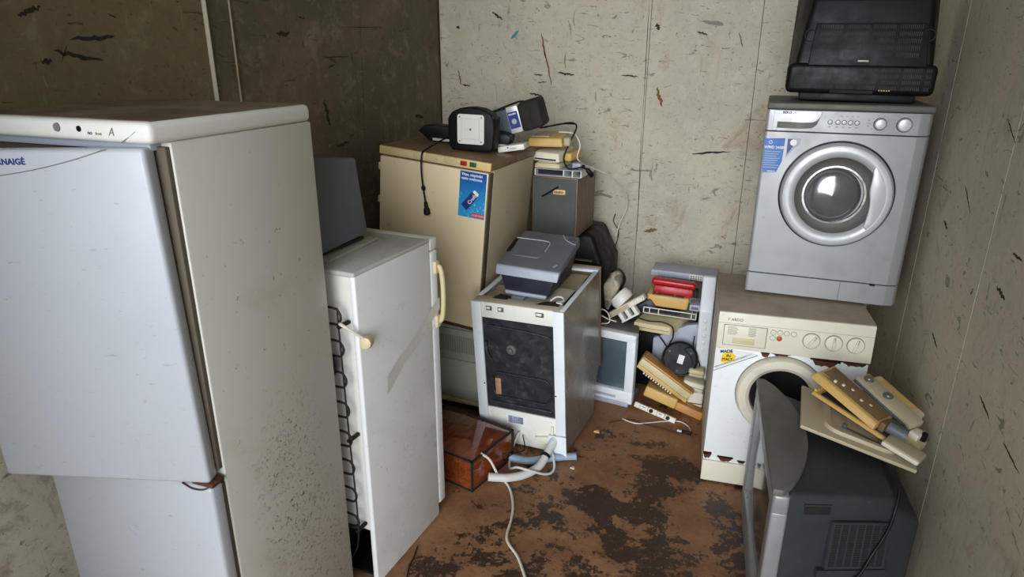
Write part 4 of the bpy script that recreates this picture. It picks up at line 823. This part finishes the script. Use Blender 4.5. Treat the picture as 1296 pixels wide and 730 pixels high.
sk = B().prism([(0.003, 0.692), (0.086, 0.697), (0.084, 0.60), (0.066, 0.553), (0.012, 0.550)], 'y', -0.001, 0.004).out('sticker', 'blue_ink', wk)
text('lettering', 'WMD 24580', 0.0155, (0.008, -0.0014, 0.652), sk, 'paper', ext=0.0003, bold=0.0003)
B().lathe([(0.007, 0), (0.007, 0.0006), (0.005, 0.0006)], (0.03, -0.001, 0.678), (0, -1, 0), 16, caps=False).out('sticker_emblem', 'paper', sk)
o = B()
for k in range(8): z = 0.638 - 0.0095 * k; o.box(0.012, 0.074 - 0.0015 * (k % 3) * 5, -0.0015, 0.0, z, z + 0.0028)
o.box(0.03, 0.062, -0.0015, 0.0, 0.553, 0.560)
o.out('printed_lines', 'grey_light', sk)
s2 = B().prism([(0.094, 0.697), (0.148, 0.699), (0.143, 0.672), (0.118, 0.648), (0.096, 0.615)], 'y', -0.001, 0.004).out('sticker', 'grey_light', wk)
B().prism([(0.096, 0.694), (0.122, 0.695), (0.120, 0.665), (0.098, 0.628)], 'y', -0.0014, 0.0).out('sticker_print', 'ink', s2)
B().lathe([(0.013, 0), (0.013, 0.0008)], (0.119, -0.001, 0.680), (0, -1, 0), 18).out('sticker_emblem', 'paper', s2)

# ---------------------------------------------------------------- black television on top, its back to us
tb = thing('television', 'black television on the silver washing machine with slotted back towards us', 'television', (0.075, 3.11, 1.698), (0, R(0.5), R(-1)))
B().box(0.0, 0.545, 0.0, 0.26, 0.03, 0.148, 0.022, 3).out('lower_back', 'black', tb)
B().box(0.06, 0.49, 0.04, 0.24, 0.0, 0.04, 0.008).out('stand_foot', 'black', tb)
ub = B().hexa([(0.025, 0.018, 0.13), (0.53, 0.018, 0.13), (0.545, 0.28, 0.05), (0.0, 0.28, 0.05)], [(0.065, 0.06, 0.40), (0.49, 0.06, 0.40), (0.545, 0.28, 0.45), (0.0, 0.28, 0.45)], 0.02, 3).out('upper_back', 'black', tb)
B().box(0.035, 0.53, 0.27, 0.36, 0.04, 0.42, 0.015, 3).out('front_frame', 'black', tb)
B().box(0.07, 0.495, 0.355, 0.366, 0.09, 0.40, 0.006).out('screen', 'crt_dark', tb)
bp = B().hexa([(0.075, 0.0, 0.14), (0.50, 0.0, 0.14), (0.50, 0.04, 0.14), (0.075, 0.04, 0.14)], [(0.085, 0.028, 0.30), (0.485, 0.028, 0.30), (0.485, 0.06, 0.30), (0.085, 0.06, 0.30)], 0.004).out('vent_panel', 'black', tb)
o = B()
for r_ in range(5):
    z = 0.175 + 0.026 * r_; y = 0.028 * (z - 0.14) / 0.16 - 0.001
    for k in range(56):
        if k % 14 in (0, 13): continue
        x = 0.10 + 0.0067 * k; o.box(x, x + 0.003, y - 0.0005, y + 0.003, z, z + 0.016)
for r_ in range(4):
    z = 0.05 + 0.023 * r_
    for k in range(76):
        if k % 12 in (0, 11): continue
        x = 0.03 + 0.0065 * k; o.box(x, x + 0.003, -0.001, 0.003, z, z + 0.014)
tag(o.out('vent_slots', 'vent', tb), kind='stuff')
B().box(0.255, 0.295, -0.003, 0.004, 0.155, 0.162, 0.001).out('label', 'green_grey', tb)
B().box(0.17, 0.33, -0.004, 0.004, 0.034, 0.046, 0.002).out('connector_bay', 'dark_gap', tb)
for k in range(5): B().cyl((0.35 + 0.009 * k, -0.004, 0.048), (0.35 + 0.009 * k, 0.002, 0.048), 0.0025, seg=8).out('socket', 'strip', tb)
for x, z in ((0.070, 0.255), (0.49, 0.255), (0.05, 0.085)):
    y = -0.001 if z < 0.14 else 0.024
    B().tube([(x + 0.022 * math.cos(a), y, z + 0.022 * math.sin(a)) for a in [math.tau * k / 20 for k in range(20)]], 0.0018, 5, 1, True).out('screw_boss', 'vent', tb)

# ---------------------------------------------------------------- large television on the floor, screen to the left
tv = thing('television', 'large grey television on the floor by the right wall, screen facing left', 'television', (0.111, 2.657, 0), (0, 0, R(-85.5)))
TW = 0.769
ff = B()
ff.box(0, TW, 0, 0.05, 0.53, 0.602, 0.010, 3); ff.box(0, TW, 0, 0.05, 0.012, 0.13, 0.010, 3); ff.box(0, 0.07, 0, 0.05, 0.12, 0.54, 0.008, 3); ff.box(TW - 0.07, TW, 0, 0.05, 0.12, 0.54, 0.008, 3)
ff.out('front_frame', 'tv_silver', tv)
B().grid(lambda u, v: (0.06 + 0.649 * u, 0.004 + 0.02 * ((2 * u - 1) ** 2 + 0.6 * (2 * v - 1) ** 2), 0.12 + 0.42 * v), 16, 12).out('screen', 'crt_dark', tv)
cap = [(0.0, -0.004), (TW, -0.004)] + [(TW * (1 - k / 16), 0.028 + 0.112 * math.sin(math.pi * (k / 16)) ** 0.75) for k in range(17)]
B().prism(cap, 'z', 0.598, 0.624, 0.006, 2).out('top_bezel', 'tv_top', tv)
B().hexa([(0.03, 0.045, 0.012), (TW - 0.018, 0.045, 0.012), (TW - 0.13, 0.40, 0.012), (0.13, 0.40, 0.012)], [(0.03, 0.045, 0.600), (TW - 0.018, 0.045, 0.600), (TW - 0.19, 0.40, 0.535), (0.13, 0.40, 0.535)], 0.016, 3).out('housing', 'tv_grey', tv)
B().hexa([(0.19, 0.39, 0.05), (TW - 0.19, 0.39, 0.05), (TW - 0.25, 0.505, 0.08), (0.25, 0.505, 0.08)], [(0.19, 0.39, 0.50), (TW - 0.19, 0.39, 0.50), (TW - 0.25, 0.505, 0.42), (0.25, 0.505, 0.42)], 0.02, 3).out('tube_cover', 'tv_grey', tv)
# near side of the housing, as a frame for its vents
pA = Vector((TW - 0.018, 0.045, 0.012)); pB = Vector((TW - 0.13, 0.40, 0.012)); pC = Vector((TW - 0.018, 0.045, 0.6)); pD = Vector((TW - 0.19, 0.40, 0.535))
def side(u, v, off=0.0):
    p = (pA * (1 - v) + pC * v) * (1 - u) + (pB * (1 - v) + pD * v) * u
    n = ((pB - pA) * (1 - v) + (pD - pC) * v).cross((pC - pA) * (1 - u) + (pD - pB) * u).normalized()
    if n.x < 0: n = -n
    return p + n * off
def side_quad(b, u0, u1, v0, v1, o0, o1):
    b.hexa([side(u0, v0, o0), side(u1, v0, o0), side(u1, v0, o1), side(u0, v0, o1)], [side(u0, v1, o0), side(u1, v1, o0), side(u1, v1, o1), side(u0, v1, o1)])
o = B(); side_quad(o, 0.16, 0.40, 0.88, 0.935, -0.004, 0.0012); o.out('carry_recess', 'dark_gap', tv)
o = B(); side_quad(o, 0.155, 0.405, 0.935, 0.945, -0.004, 0.005); side_quad(o, 0.395, 0.41, 0.88, 0.94, -0.004, 0.005); o.out('recess_rim', 'tv_grey', tv)
vp = B(); side_quad(vp, 0.42, 0.97, 0.52, 0.84, -0.004, 0.003); vp.grid(lambda u, v: side(0.42 + 0.55 * u, 0.52 + 0.32 * v, 0.009), 10, 10); vp = vp.out('vent_panel', 'tv_grey', tv)
o = B()
for c_ in range(7):
    for r_ in range(24):
        u = 0.45 + c_ * 0.073; v = 0.54 + r_ * 0.012
        side_quad(o, u, u + 0.055, v, v + 0.0065, 0.007, 0.0102)
tag(o.out('vent_slots', 'dark_gap', vp), kind='stuff')
o = B(); side_quad(o, 0.36, 0.99, 0.46, 0.515, -0.004, 0.012); o.out('ledge', 'tv_grey', tv)
def tvw(p): return tv.matrix_basis @ p
pts = [tvw(side(1.0, 1.0, 0.012)) + Vector((0.0, 0.03, 0.02)), tvw(side(0.98, 0.95, 0.010)), tvw(side(0.93, 0.8, 0.016)), tvw(side(0.82, 0.62, 0.016)), tvw(side(0.72, 0.5, 0.026)), tvw(side(0.62, 0.40, 0.012)), tvw(side(0.55, 0.25, 0.012)), tvw(side(0.5, 0.04, 0.02))]
o = B().tube(pts, 0.005, 8).out('mains_cable', 'black'); tag(o, 'black mains cable draped down the side of the large grey television', 'cable')

# ---------------------------------------------------------------- tray and telephone parts on the television
TR = rot_to((0.254, 2.272, 0.638), (0, R(13), R(-3)))
ty = thing('tray_lid', 'dusty beige plastic panel with raised centre lying on the large television', 'lid', (0.254, 2.272, 0.638), (0, R(13), R(-3)))
B().box(0, 0.385, 0.0, 0.325, 0, 0.014, 0.004).out('sheet', 'beige_side', ty)
rc = B()
for a, b in ((rrect(0.075, 0.33, 0.035, 0.28, 0.05), rrect(0.10, 0.305, 0.06, 0.255, 0.03)),):
    n = len(a)
    va = [rc.bm.verts.new((x, y, 0.012)) for x, y in a]; vb = [rc.bm.verts.new((x + (0.2 - x) * 0.05, y + (0.15 - y) * 0.05, 0.026)) for x, y in a]; vc = [rc.bm.verts.new((x, y, 0.026)) for x, y in b]; vd = [rc.bm.verts.new((x, y, 0.0145)) for x, y in b]
    for p, q in ((va, vb), (vb, vc), (vc, vd)):
        for i in range(n): j = (i + 1) % n; rc.bm.faces.new((p[i], p[j], q[j], q[i]))
rc.out('raised_rim', 'beige_side', ty)
for x, y in ((0.15, 0.105), (0.27, 0.08)): B().cyl((x, y, 0.012), (x, y, 0.028), 0.008, seg=12).out('stud', 'cabinet_grey', ty)
B().box(0.15, 0.27, 0.088, 0.098, 0.0145, 0.018, 0.001).xf(Matrix.Translation((0.21, 0.0925, 0)) @ Matrix.Rotation(R(-11), 4, 'Z') @ Matrix.Translation((-0.21, -0.0925, 0))).out('bar', 'rubber', ty)
def on_tr(x, y, z): return TR @ Vector((x, y, z))
ph = thing('opened_telephone', 'yellowed telephone with its shell prised open on the beige panel', 'telephone', on_tr(0.025, 0.235, 0.032), (R(-6), R(11), R(-36)))
B().hexa([(0.0, 0.0, 0.0), (0.325, 0.0, 0.0), (0.325, 0.13, 0.0), (0.0, 0.13, 0.0)], [(0.004, 0.004, 0.014), (0.321, 0.004, 0.014), (0.321, 0.126, 0.014), (0.004, 0.126, 0.014)], 0.004).out('base_shell', 'ochre', ph)
ts = B().hexa([(-0.03, -0.012, 0.0), (0.255, -0.012, 0.0), (0.255, 0.125, 0.0), (-0.03, 0.125, 0.0)], [(-0.015, 0.0, 0.030), (0.25, -0.004, 0.028), (0.25, 0.12, 0.034), (-0.02, 0.12, 0.045)], 0.006).out('top_shell', 'ochre', ph)
ts.location = (0, 0, 0.058); ts.rotation_euler = (R(-4), R(9), 0)
B().hexa([(-0.012, 0.012, 0.029), (0.245, 0.012, 0.027), (0.245, 0.112, 0.031), (-0.012, 0.112, 0.040)], [(-0.008, 0.016, 0.0315), (0.24, 0.016, 0.0305), (0.24, 0.108, 0.0355), (-0.008, 0.108, 0.0455)]).out('dust_plate', 'brown_top', ts)
for x, y in ((0.07, 0.05), (0.10, 0.07), (0.15, 0.05), (0.18, 0.07), (0.045, 0.03)): B().cyl((x, y, 0.03), (x, y, 0.0415 - x * 0.03), 0.006, seg=10).out('key_stub', 'cream_pale', ts)
o = B()
for k in range(6): o.box(0.002, 0.012, 0.012 + 0.018 * k, 0.022 + 0.018 * k, 0.012, 0.024)
o.out('clip_teeth', 'ochre', ph)
B().box(0.03, 0.31, 0.012, 0.118, 0.0142, 0.020, 0.002).out('circuit_board', 'dark_gap', ph)
cy = B().cyl((0.275, 0.035, 0.042), (0.335, 0.05, 0.040), 0.021, seg=20).out('capsule', 'cabinet_grey', ph)
B().box(0.255, 0.275, 0.01, 0.07, 0.02, 0.055, 0.004).out('hinge_block', 'brown_top', ph)
hs = thing('handset_half', 'pale beige handset half with two metal discs above the opened telephone', 'handset', on_tr(0.165, 0.345, 0.096), (R(6), R(15), R(-50)))
B().box(0.0, 0.265, 0.0, 0.062, 0.0, 0.026, 0.006).out('shell', 'beige_side', hs)
for x in (0.03, 0.125):
    d = B().lathe([(0.018, 0.024), (0.018, 0.031), (0.010, 0.031), (0.008, 0.036), (0.003, 0.036)], (x, 0.032, 0), (0, 0, 1), 20).out('metal_disc', 'steel', hs)
B().box(0.0, 0.25, -0.006, 0.004, 0.004, 0.012, 0.001).out('seam_strip', 'cabinet_grey', hs)
h2 = thing('handset_half', 'cream handset half tucked behind the one with metal discs', 'handset', on_tr(0.225, 0.395, 0.096), (R(4), R(15), R(-50)))
B().box(0.0, 0.22, 0.0, 0.045, 0.0, 0.026, 0.010, 3).out('shell', 'cream', h2)
B().box(0.03, 0.19, 0.012, 0.034, 0.025, 0.029, 0.002).out('inner_ridge', 'ochre', h2)
pg = thing('connector_block', 'white connector block hanging at the end of the handset half', 'connector', on_tr(0.315, 0.245, 0.062), (0, R(2), R(-12)))
B().box(0, 0.085, 0.0, 0.05, 0.0, 0.022, 0.005).out('shell', 'white_plain', pg)
B().cyl((0.05, -0.001, 0.012), (0.05, 0.003, 0.012), 0.004, seg=10).out('screw', 'ink_black', pg); B().cyl((0.065, -0.001, 0.012), (0.065, 0.003, 0.012), 0.003, seg=10).out('screw', 'ink_black', pg)
cl = thing('plastic_clip', 'cream stepped plastic clip against the right wall on the beige panel', 'clip', on_tr(0.335, 0.165, 0.015), (0, R(10), R(-38)))
B().box(0, 0.075, 0, 0.05, 0, 0.03, 0.005).out('block', 'cream', cl); B().box(0.02, 0.055, 0.01, 0.06, 0.028, 0.055, 0.005).out('step', 'cream_pale', cl); B().cyl((0.06, 0.04, 0.03), (0.06, 0.04, 0.06), 0.010, seg=14).out('pin', 'black', cl)
bx = thing('plastic_box', 'small cream plastic box on the wall end of the beige panel', 'box', on_tr(0.262, 0.05, 0.028), (0, R(12), R(-30)))
B().box(0, 0.125, 0, 0.075, 0, 0.024, 0.007, 3).out('shell', 'beige_side', bx); B().box(0.0, 0.125, -0.001, 0.01, 0.002, 0.02, 0.006, 3).out('front_edge', 'cream_pale', bx)

# ---------------------------------------------------------------- heap of telephones against the back wall
bc = thing('black_case', 'black ribbed equipment case low in the telephone heap', 'case', (-0.535, 3.63, 0), (0, 0, R(-1)))
B().box(0, 0.33, 0, 0.36, 0, 0.395, 0.012, 3).out('shell', 'black', bc)
for k in range(7): B().box(0.012 + 0.012 * k, 0.018 + 0.012 * k, -0.004, 0.003, 0.20, 0.34, 0.001).out('rib', 'black', bc)
gp = thing('keypad_cover', 'light grey plastic cover leaning behind the round black base', 'cover', (0, 3.56, 0))
B().prism([(-0.435, 0.155), (-0.30, 0.185), (-0.19, 0.245), (-0.168, 0.31), (-0.198, 0.462), (-0.25, 0.45), (-0.435, 0.345)], 'y', 0.0, 0.045, 0.006, 2).out('shell', 'grey_light', gp)
B().lathe([(0.016, 0), (0.016, 0.006), (0.008, 0.006)], (-0.215, 0.0, 0.30), (0, -1, 0), 14).out('socket', 'black', gp)
for k in range(5): B().box(-0.405 + 0.012 * k, -0.399 + 0.012 * k, -0.002, 0.002, 0.185 + 0.004 * k, 0.2 + 0.004 * k).out('slot', 'ink_black', gp)
bd = thing('wedge_terminal', 'cream wedge shaped terminal under the clear tray', 'terminal', (-0.545, 3.50, 0.405), (0, 0, R(-5)))
B().hexa([(0, 0, 0), (0.212, 0, 0), (0.30, 0.27, 0), (0.05, 0.27, 0)], [(0.003, 0.004, 0.046), (0.209, 0.004, 0.046), (0.295, 0.27, 0.088), (0.055, 0.27, 0.088)], 0.006).out('body', 'cream', bd)
B().box(0.01, 0.20, -0.0015, 0.003, 0.020, 0.022).out('seam', 'ink_grey', bd)
ct = thing('clear_tray', 'clear plastic tray with white rim sandwiched between two cream telephones', 'tray', (-0.50, 3.53, 0.502), (0, R(1.5), R(1)))
B().box(0.004, 0.286, 0.004, 0.25, 0.001, 0.004).out('floor_plate', 'clear', ct)
for a in ((0, 0.29, 0, 0.004, 0.032, 0.037), (0, 0.29, 0, 0.004, 0.0, 0.004), (0, 0.29, 0.25, 0.254, 0.0, 0.037)): B().box(*a).out('rim', 'white_plain', ct)
for x in (0.0, 0.262, 0.286): B().box(x, x + 0.005, 0, 0.254, 0, 0.037).out('rib', 'white_plain', ct)
B().box(0.03, 0.20, 0.02, 0.2, 0.006, 0.024, 0.004).out('insert', 'dark_gap', ct)
for x in (0.035, 0.085): B().cyl((x, 0.006, 0.004), (x, 0.006, 0.032), 0.003, seg=8).out('post', 'white_plain', ct)
p3 = thing('telephone', 'cream telephone lying upside down under the red telephone', 'telephone', (-0.492, 3.55, 0.541), (0, R(1.5), R(1)))
B().hexa([(0.012, 0, 0), (0.228, 0, 0), (0.228, 0.2, 0), (0.012, 0.2, 0)], [(0.0, 0.0, 0.070), (0.236, 0.0, 0.070), (0.236, 0.2, 0.070), (0.0, 0.2, 0.070)], 0.012, 3).out('body', 'ochre', p3)
B().box(0.03, 0.205, 0.002, 0.18, 0.068, 0.0725, 0.002).out('dirt_plate', 'brown_top', p3)
for x in (0.10, 0.12): B().cyl((x, 0.02, -0.002), (x, 0.02, 0.004), 0.007, seg=10).out('rubber_foot', 'cream_pale', p3)
rp = thing('telephone', 'glossy red telephone with its handset on top of the heap', 'telephone', (-0.472, 3.56, 0.616), (0, R(2.5), R(1)))
B().hexa([(0.012, 0, 0.006), (0.232, 0, 0.006), (0.232, 0.10, 0.006), (0.012, 0.10, 0.006)], [(0.02, 0.006, 0.048), (0.228, 0.006, 0.048), (0.228, 0.10, 0.048), (0.02, 0.10, 0.048)], 0.006).out('base', 'red', rp)
hs = B().box(0.0, 0.24, -0.004, 0.055, 0.050, 0.086, 0.014, 4).out('handset', 'red', rp)
for x in (0.03, 0.13, 0.20): B().box(x, x + 0.012, 0.004, 0.02, -0.001, 0.008, 0.002).out('foot', 'red', rp)
B().box(0.225, 0.255, 0.02, 0.08, 0.0, 0.04, 0.008).out('cord_boss', 'dark_gap', rp)
gb = thing('junction_box', 'small grey junction box beside the cream telephone on the clear tray', 'box', (-0.252, 3.55, 0.540), (0, 0, R(1)))
B().box(0, 0.058, 0, 0.09, 0, 0.036, 0.005).out('shell', 'grey_light', gb); B().box(0.01, 0.048, -0.002, 0.004, 0.01, 0.026, 0.002).out('cover', 'cabinet_grey', gb)
kb = thing('telephone_console', 'light grey telephone console with white keys topmost against the wall', 'telephone', (-0.495, 3.70, 0.672), (0, R(0.6), R(-0.5)))
B().box(0, 0.365, 0, 0.16, 0.0, 0.036, 0.005).out('shell', 'grey_light', kb)
B().box(0.02, 0.225, 0.02, 0.15, -0.062, 0.002, 0.005).out('base', 'cabinet_grey', kb)
pl = B().box(0.215, 0.335, -0.002, 0.004, 0.005, 0.032, 0.001).out('key_field', 'white_plain', kb)
for r_ in range(2):
    for k in range(8): B().box(0.221 + 0.0138 * k, 0.230 + 0.0138 * k, -0.005, 0.0, 0.009 + 0.012 * r_, 0.016 + 0.012 * r_).out('key', 'ink_grey', pl)
ws = thing('wall_phone_shell', 'tall white plastic shell standing against the old white washing machine', 'shell', (-0.188, 3.50, 0), (0, R(-0.5), R(2)))
B().prism([(0.0, 0.0), (0.12, 0.0), (0.12, 0.735), (0.085, 0.735), (0.0, 0.565)], 'x', 0.0, 0.070, 0.007, 3).out('shell', 'white_blue', ws)
for k in range(5): B().sphere((0.035, 0.001, 0.34 + 0.042 * k), 0.012, (1, 0.4, 1.2), 12, 8).out('bump', 'white_blue', ws)

n = Vector((0.07, -0.88, 0.46)).normalized()
rb = thing('round_base', 'round black plastic base with a small white label in the heap', 'base', Vector((-0.268, 3.455, 0.288)), (0, 0, 0))
body = B().lathe([(0.060, -0.030), (0.094, -0.022), (0.099, -0.008), (0.097, 0.002), (0.090, 0.004), (0.086, -0.001), (0.001, -0.001)], (0, 0, 0), n, 40, caps=False).out('body', 'black', rb)
q = n.to_track_quat('Z', 'Y').to_matrix().to_4x4()
Q = Matrix(((1, 0, 0, 0), (0, 1, 0, 0), (0, 0, 1, 0), (0, 0, 0, 1)))
xx = Vector((1, 0, 0)); xx = (xx - n * xx.dot(n)).normalized(); yy = n.cross(xx)
FR = Matrix(((xx.x, yy.x, n.x, 0), (xx.y, yy.y, n.y, 0), (xx.z, yy.z, n.z, 0), (0, 0, 0, 1)))
B().box(-0.010, 0.022, -0.026, 0.022, -0.001, 0.0006).xf(FR @ Matrix.Rotation(R(-10), 4, 'Z')).out('label', 'paper', body)
for a in (35, 150, 265): B().cyl((0.068 * math.cos(R(a)), 0.068 * math.sin(R(a)), -0.001), (0.068 * math.cos(R(a)), 0.068 * math.sin(R(a)), 0.004), 0.006, seg=10).xf(FR).out('screw', 'rubber', body)
B().tube([(0.05, 0.075, 0.0), (0.02, 0.055, 0.002), (0.055, 0.02, 0.002), (0.075, -0.02, 0.002)], 0.003, 6).xf(FR).out('cord_channel', 'black', body)

lp = thing('telephone', 'long ochre telephone on edge slanting down towards the round black base', 'telephone', (-0.488, 3.352, 0.248), (R(-4), R(31), R(-2)))
B().box(0, 0.325, 0, 0.12, 0.0, 0.022, 0.004).out('base_shell', 'ochre', lp)
B().box(-0.004, 0.318, -0.006, 0.12, 0.024, 0.066, 0.006).out('upper_shell', 'cream', lp)
B().box(0.0, 0.325, -0.004, 0.1, 0.066, 0.078, 0.004).out('cover_plate', 'orange_beige', lp)
o = B()
for k in range(12): o.box(0.05 + 0.016 * k, 0.058 + 0.016 * k, -0.003, 0.002, -0.008, 0.002)
o.out('clip_row', 'cream_pale', lp)
op = thing('telephone', 'orange beige telephone half buried at the foot of the heap', 'telephone', (-0.440, 3.335, 0.088), (R(-6), R(15.5), R(-3)))
B().box(0, 0.185, 0, 0.11, 0.0, 0.062, 0.010, 3).out('handset_end', 'ochre', op)
B().box(0.183, 0.335, 0.008, 0.11, -0.002, 0.046, 0.008, 3).out('body', 'orange_beige', op)
cs = thing('cradle_shell', 'pale cream telephone shell with cradle holes lying on the floor', 'telephone', (-0.475, 3.262, 0.052), (R(-28), R(11), R(-8)))
B().box(0, 0.235, 0, 0.09, 0.0, 0.030, 0.005).out('shell', 'cream_pale', cs)
for x in (0.035, 0.13):
    B().box(x, x + 0.045, -0.022, 0.004, 0.004, 0.030, 0.005).out('tab', 'white_plain', cs); B().box(x + 0.012, x + 0.032, -0.0235, -0.018, 0.017, 0.020).out('slot', 'ink_black', cs)
    B().cyl((x + 0.062, -0.004, 0.014), (x + 0.062, 0.004, 0.014), 0.011, seg=16).out('hole', 'dark_gap', cs)
for nm, lb, loc, rot, w2, d2, h2, m in (('handset', 'cream handset end at the floor between heap and washing machine', (-0.205, 3.395, 0.0), (0, 0, R(2)), 0.085, 0.09, 0.125, 'cream_pale'),
        ('handset', 'cream handset lying midway below the round black base', (-0.240, 3.395, 0.140), (0, R(9), R(2)), 0.115, 0.09, 0.052, 'cream_pale'),
        ('handset', 'beige handset just right of the round black base', (-0.215, 3.42, 0.206), (0, R(4), R(2)), 0.085, 0.07, 0.046, 'cream')):
    t = thing(nm, lb, 'handset', loc, rot)
    B().box(0, w2, 0, d2, 0, h2, 0.012, 3).out('shell', m, t); B().box(0.004, w2 - 0.004, -0.001, 0.01, h2 * 0.45, h2 * 0.5, 0.001).out('seam', 'gasket', t)

ow = thing('telephone', 'old soiled off white telephone leaning behind the white computer monitor', 'telephone', (0, 3.56, 0), (0, 0, 0))
B().prism([(-0.728, 0.492), (-0.705, 0.470), (-0.655, 0.60), (-0.630, 0.665), (-0.655, 0.712), (-0.70, 0.705), (-0.742, 0.62)], 'y', 0, 0.07, 0.012, 3).out('body', grimy('soiled_off_white', (196, 186, 160), 0.5, amt=0.9, scale=14, dirt=(70, 62, 52), lo=0.42, hi=0.62), ow)
B().tube([(-0.72, 0.02, 0.63), (-0.69, 0.015, 0.712), (-0.65, 0.015, 0.722), (-0.622, 0.02, 0.67), (-0.645, 0.02, 0.6)], 0.007, 8).out('cord', 'black', ow)
rw = thing('telephone', 'white round bodied telephone with cradle prongs on the computer monitor', 'telephone', (-0.665, 3.47, 0.452), (0, R(-37), R(-4)))
B().lathe([(0.030, 0.0), (0.060, 0.004), (0.066, 0.03), (0.058, 0.062), (0.045, 0.066)], (0.115, 0.045, 0.045), (-0.25, 0.1, 1), 32).out('round_body', 'white_plain', rw)
B().box(0.0, 0.24, 0, 0.05, 0.012, 0.044, 0.008, 3).out('cradle', 'cream_pale', rw)
B().box(0.0, 0.14, -0.003, 0.02, 0.016, 0.04, 0.006).out('tan_panel', 'beige_side', rw)
for x in (0.185, 0.225): B().lathe([(0.010, 0), (0.008, 0.008), (0.003, 0.010)], (x, 0.0, 0.030), (0, -1, 0), 14).out('hook_knob', 'white_plain', rw)
for x in (0.055, 0.098, 0.142): B().box(x, x + 0.022, -0.004, 0.04, -0.034, 0.014, 0.004).out('prong', 'white_plain', rw)
B().box(0.05, 0.166, -0.004, 0.03, -0.042, -0.032, 0.003).out('prong_bar', 'white_plain', rw)
nv = thing('telephone', 'dark navy telephone under the white round bodied one', 'telephone', (-0.60, 3.54, 0.452), (0, R(-36), R(0)))
B().hexa([(0.0, 0, -0.03), (0.19, 0, -0.03), (0.19, 0.06, -0.03), (0.0, 0.06, -0.03)], [(0.01, 0, 0.03), (0.185, 0, 0.03), (0.185, 0.06, 0.03), (0.01, 0.06, 0.03)], 0.008).out('body', 'navy_plastic', nv)
B().box(0.03, 0.15, -0.003, 0.003, -0.015, 0.015, 0.003).out('face_plate', 'black', nv)

def cable(pts, r, m, label):
    o = B().tube(pts, r, 8).out('cable', m); tag(o, label, 'cable'); return o
cable([(-0.60, 3.50, 0.50), (-0.53, 3.49, 0.487), (-0.46, 3.485, 0.475), (-0.38, 3.484, 0.478), (-0.325, 3.482, 0.455), (-0.318, 3.478, 0.40), (-0.33, 3.47, 0.37), (-0.335, 3.468, 0.35)], 0.0042, 'black', 'black cable running over the cream terminal to the round black base')
cable([(-0.43, 3.54, 0.395), (-0.395, 3.545, 0.36), (-0.355, 3.535, 0.315), (-0.33, 3.50, 0.30)], 0.004, 'black', 'short black cable crossing the light grey cover')
cable([(-0.205, 3.49, 0.42), (-0.205, 3.485, 0.36), (-0.185, 3.48, 0.31), (-0.165, 3.475, 0.27), (-0.16, 3.47, 0.25)], 0.0035, 'black', 'thin black cable hanging beside the tall white shell')
cable([(-0.735, 3.44, 0.50), (-0.71, 3.43, 0.53), (-0.675, 3.425, 0.51), (-0.665, 3.42, 0.465), (-0.70, 3.42, 0.448), (-0.74, 3.425, 0.452), (-0.72, 3.43, 0.49), (-0.68, 3.435, 0.475), (-0.63, 3.44, 0.462)], 0.0035, 'cord_white', 'white cable coiled on top of the computer monitor')
cable([(-0.76, 3.46, 0.455), (-0.73, 3.45, 0.50), (-0.70, 3.45, 0.475), (-0.72, 3.45, 0.452), (-0.75, 3.46, 0.47)], 0.0045, 'black', 'black cable coiled on top of the computer monitor')
cable([(-0.52, 3.19, 0.004), (-0.44, 3.17, 0.004), (-0.36, 3.21, 0.004), (-0.29, 3.25, 0.004), (-0.22, 3.27, 0.004), (-0.17, 3.23, 0.004), (-0.155, 3.17, 0.004)], 0.0032, 'tape', 'thin pale wire on the floor in front of the telephone heap')
cable([(-0.58, 3.13, 0.003), (-0.48, 3.20, 0.003), (-0.40, 3.18, 0.003), (-0.30, 3.17, 0.003), (-0.22, 3.15, 0.003), (-0.12, 3.17, 0.003)], 0.0028, 'rust', 'thin brown wire on the floor in front of the telephone heap')
pg = thing('wire_plug', 'small black plug lying on the floor beside the old washing machine', 'plug', (-0.20, 3.165, 0.008), (0, 0, R(-5)))
B().box(0.0, 0.05, -0.008, 0.008, -0.008, 0.010, 0.003).out('body', 'black', pg); B().box(-0.025, 0.0, -0.005, 0.005, -0.004, 0.006, 0.002).out('sleeve', 'white_plain', pg)
cable([(-1.10, 1.92, 0.004), (-1.085, 1.86, 0.004), (-1.075, 1.80, 0.004), (-1.05, 1.74, 0.004), (-1.0, 1.66, 0.004)], 0.003, 'wire', 'thin dark wire on the floor beside the backward fridge')

# litter trodden into the floor
lt = B(); rr = random.Random(3)
for k in range(110):
    x = rr.uniform(-1.1, 0.1); y = rr.uniform(1.5, 3.3); s_ = rr.uniform(0.0015, 0.0045); a = rr.uniform(0, 3.14)
    lt.box(-s_, s_, -s_ * rr.uniform(0.3, 0.9), s_ * rr.uniform(0.3, 0.9), 0, s_ * 0.5, mtx=Matrix.Translation((x, y, 0.0002)) @ Matrix.Rotation(a, 4, 'Z'))
lt = lt.out('floor_litter', 'brown_top'); tag(lt, 'crumbs and splinters scattered over the brown floor', 'litter', kind='stuff')
for i, (x, y, s_, m, lb) in enumerate(((-0.62, 3.02, 0.016, 'ochre', 'small orange chip on the floor in front of the computer monitor'), (-0.655, 2.66, 0.012, 'ins_pale', 'small pale chip on the floor near the blue grey hose'))):
    o = B().hexa([(-s_, -s_ * .6, 0), (s_, -s_ * .8, 0), (s_ * .7, s_ * .7, 0), (-s_ * .8, s_ * .5, 0)], [(-s_ * .8, -s_ * .5, s_ * .5), (s_ * .8, -s_ * .6, s_ * .4), (s_ * .5, s_ * .5, s_ * .6), (-s_ * .6, s_ * .4, s_ * .4)]).out('debris_chip', m); o.location = (x, y, 0.0005); tag(o, lb, 'debris')
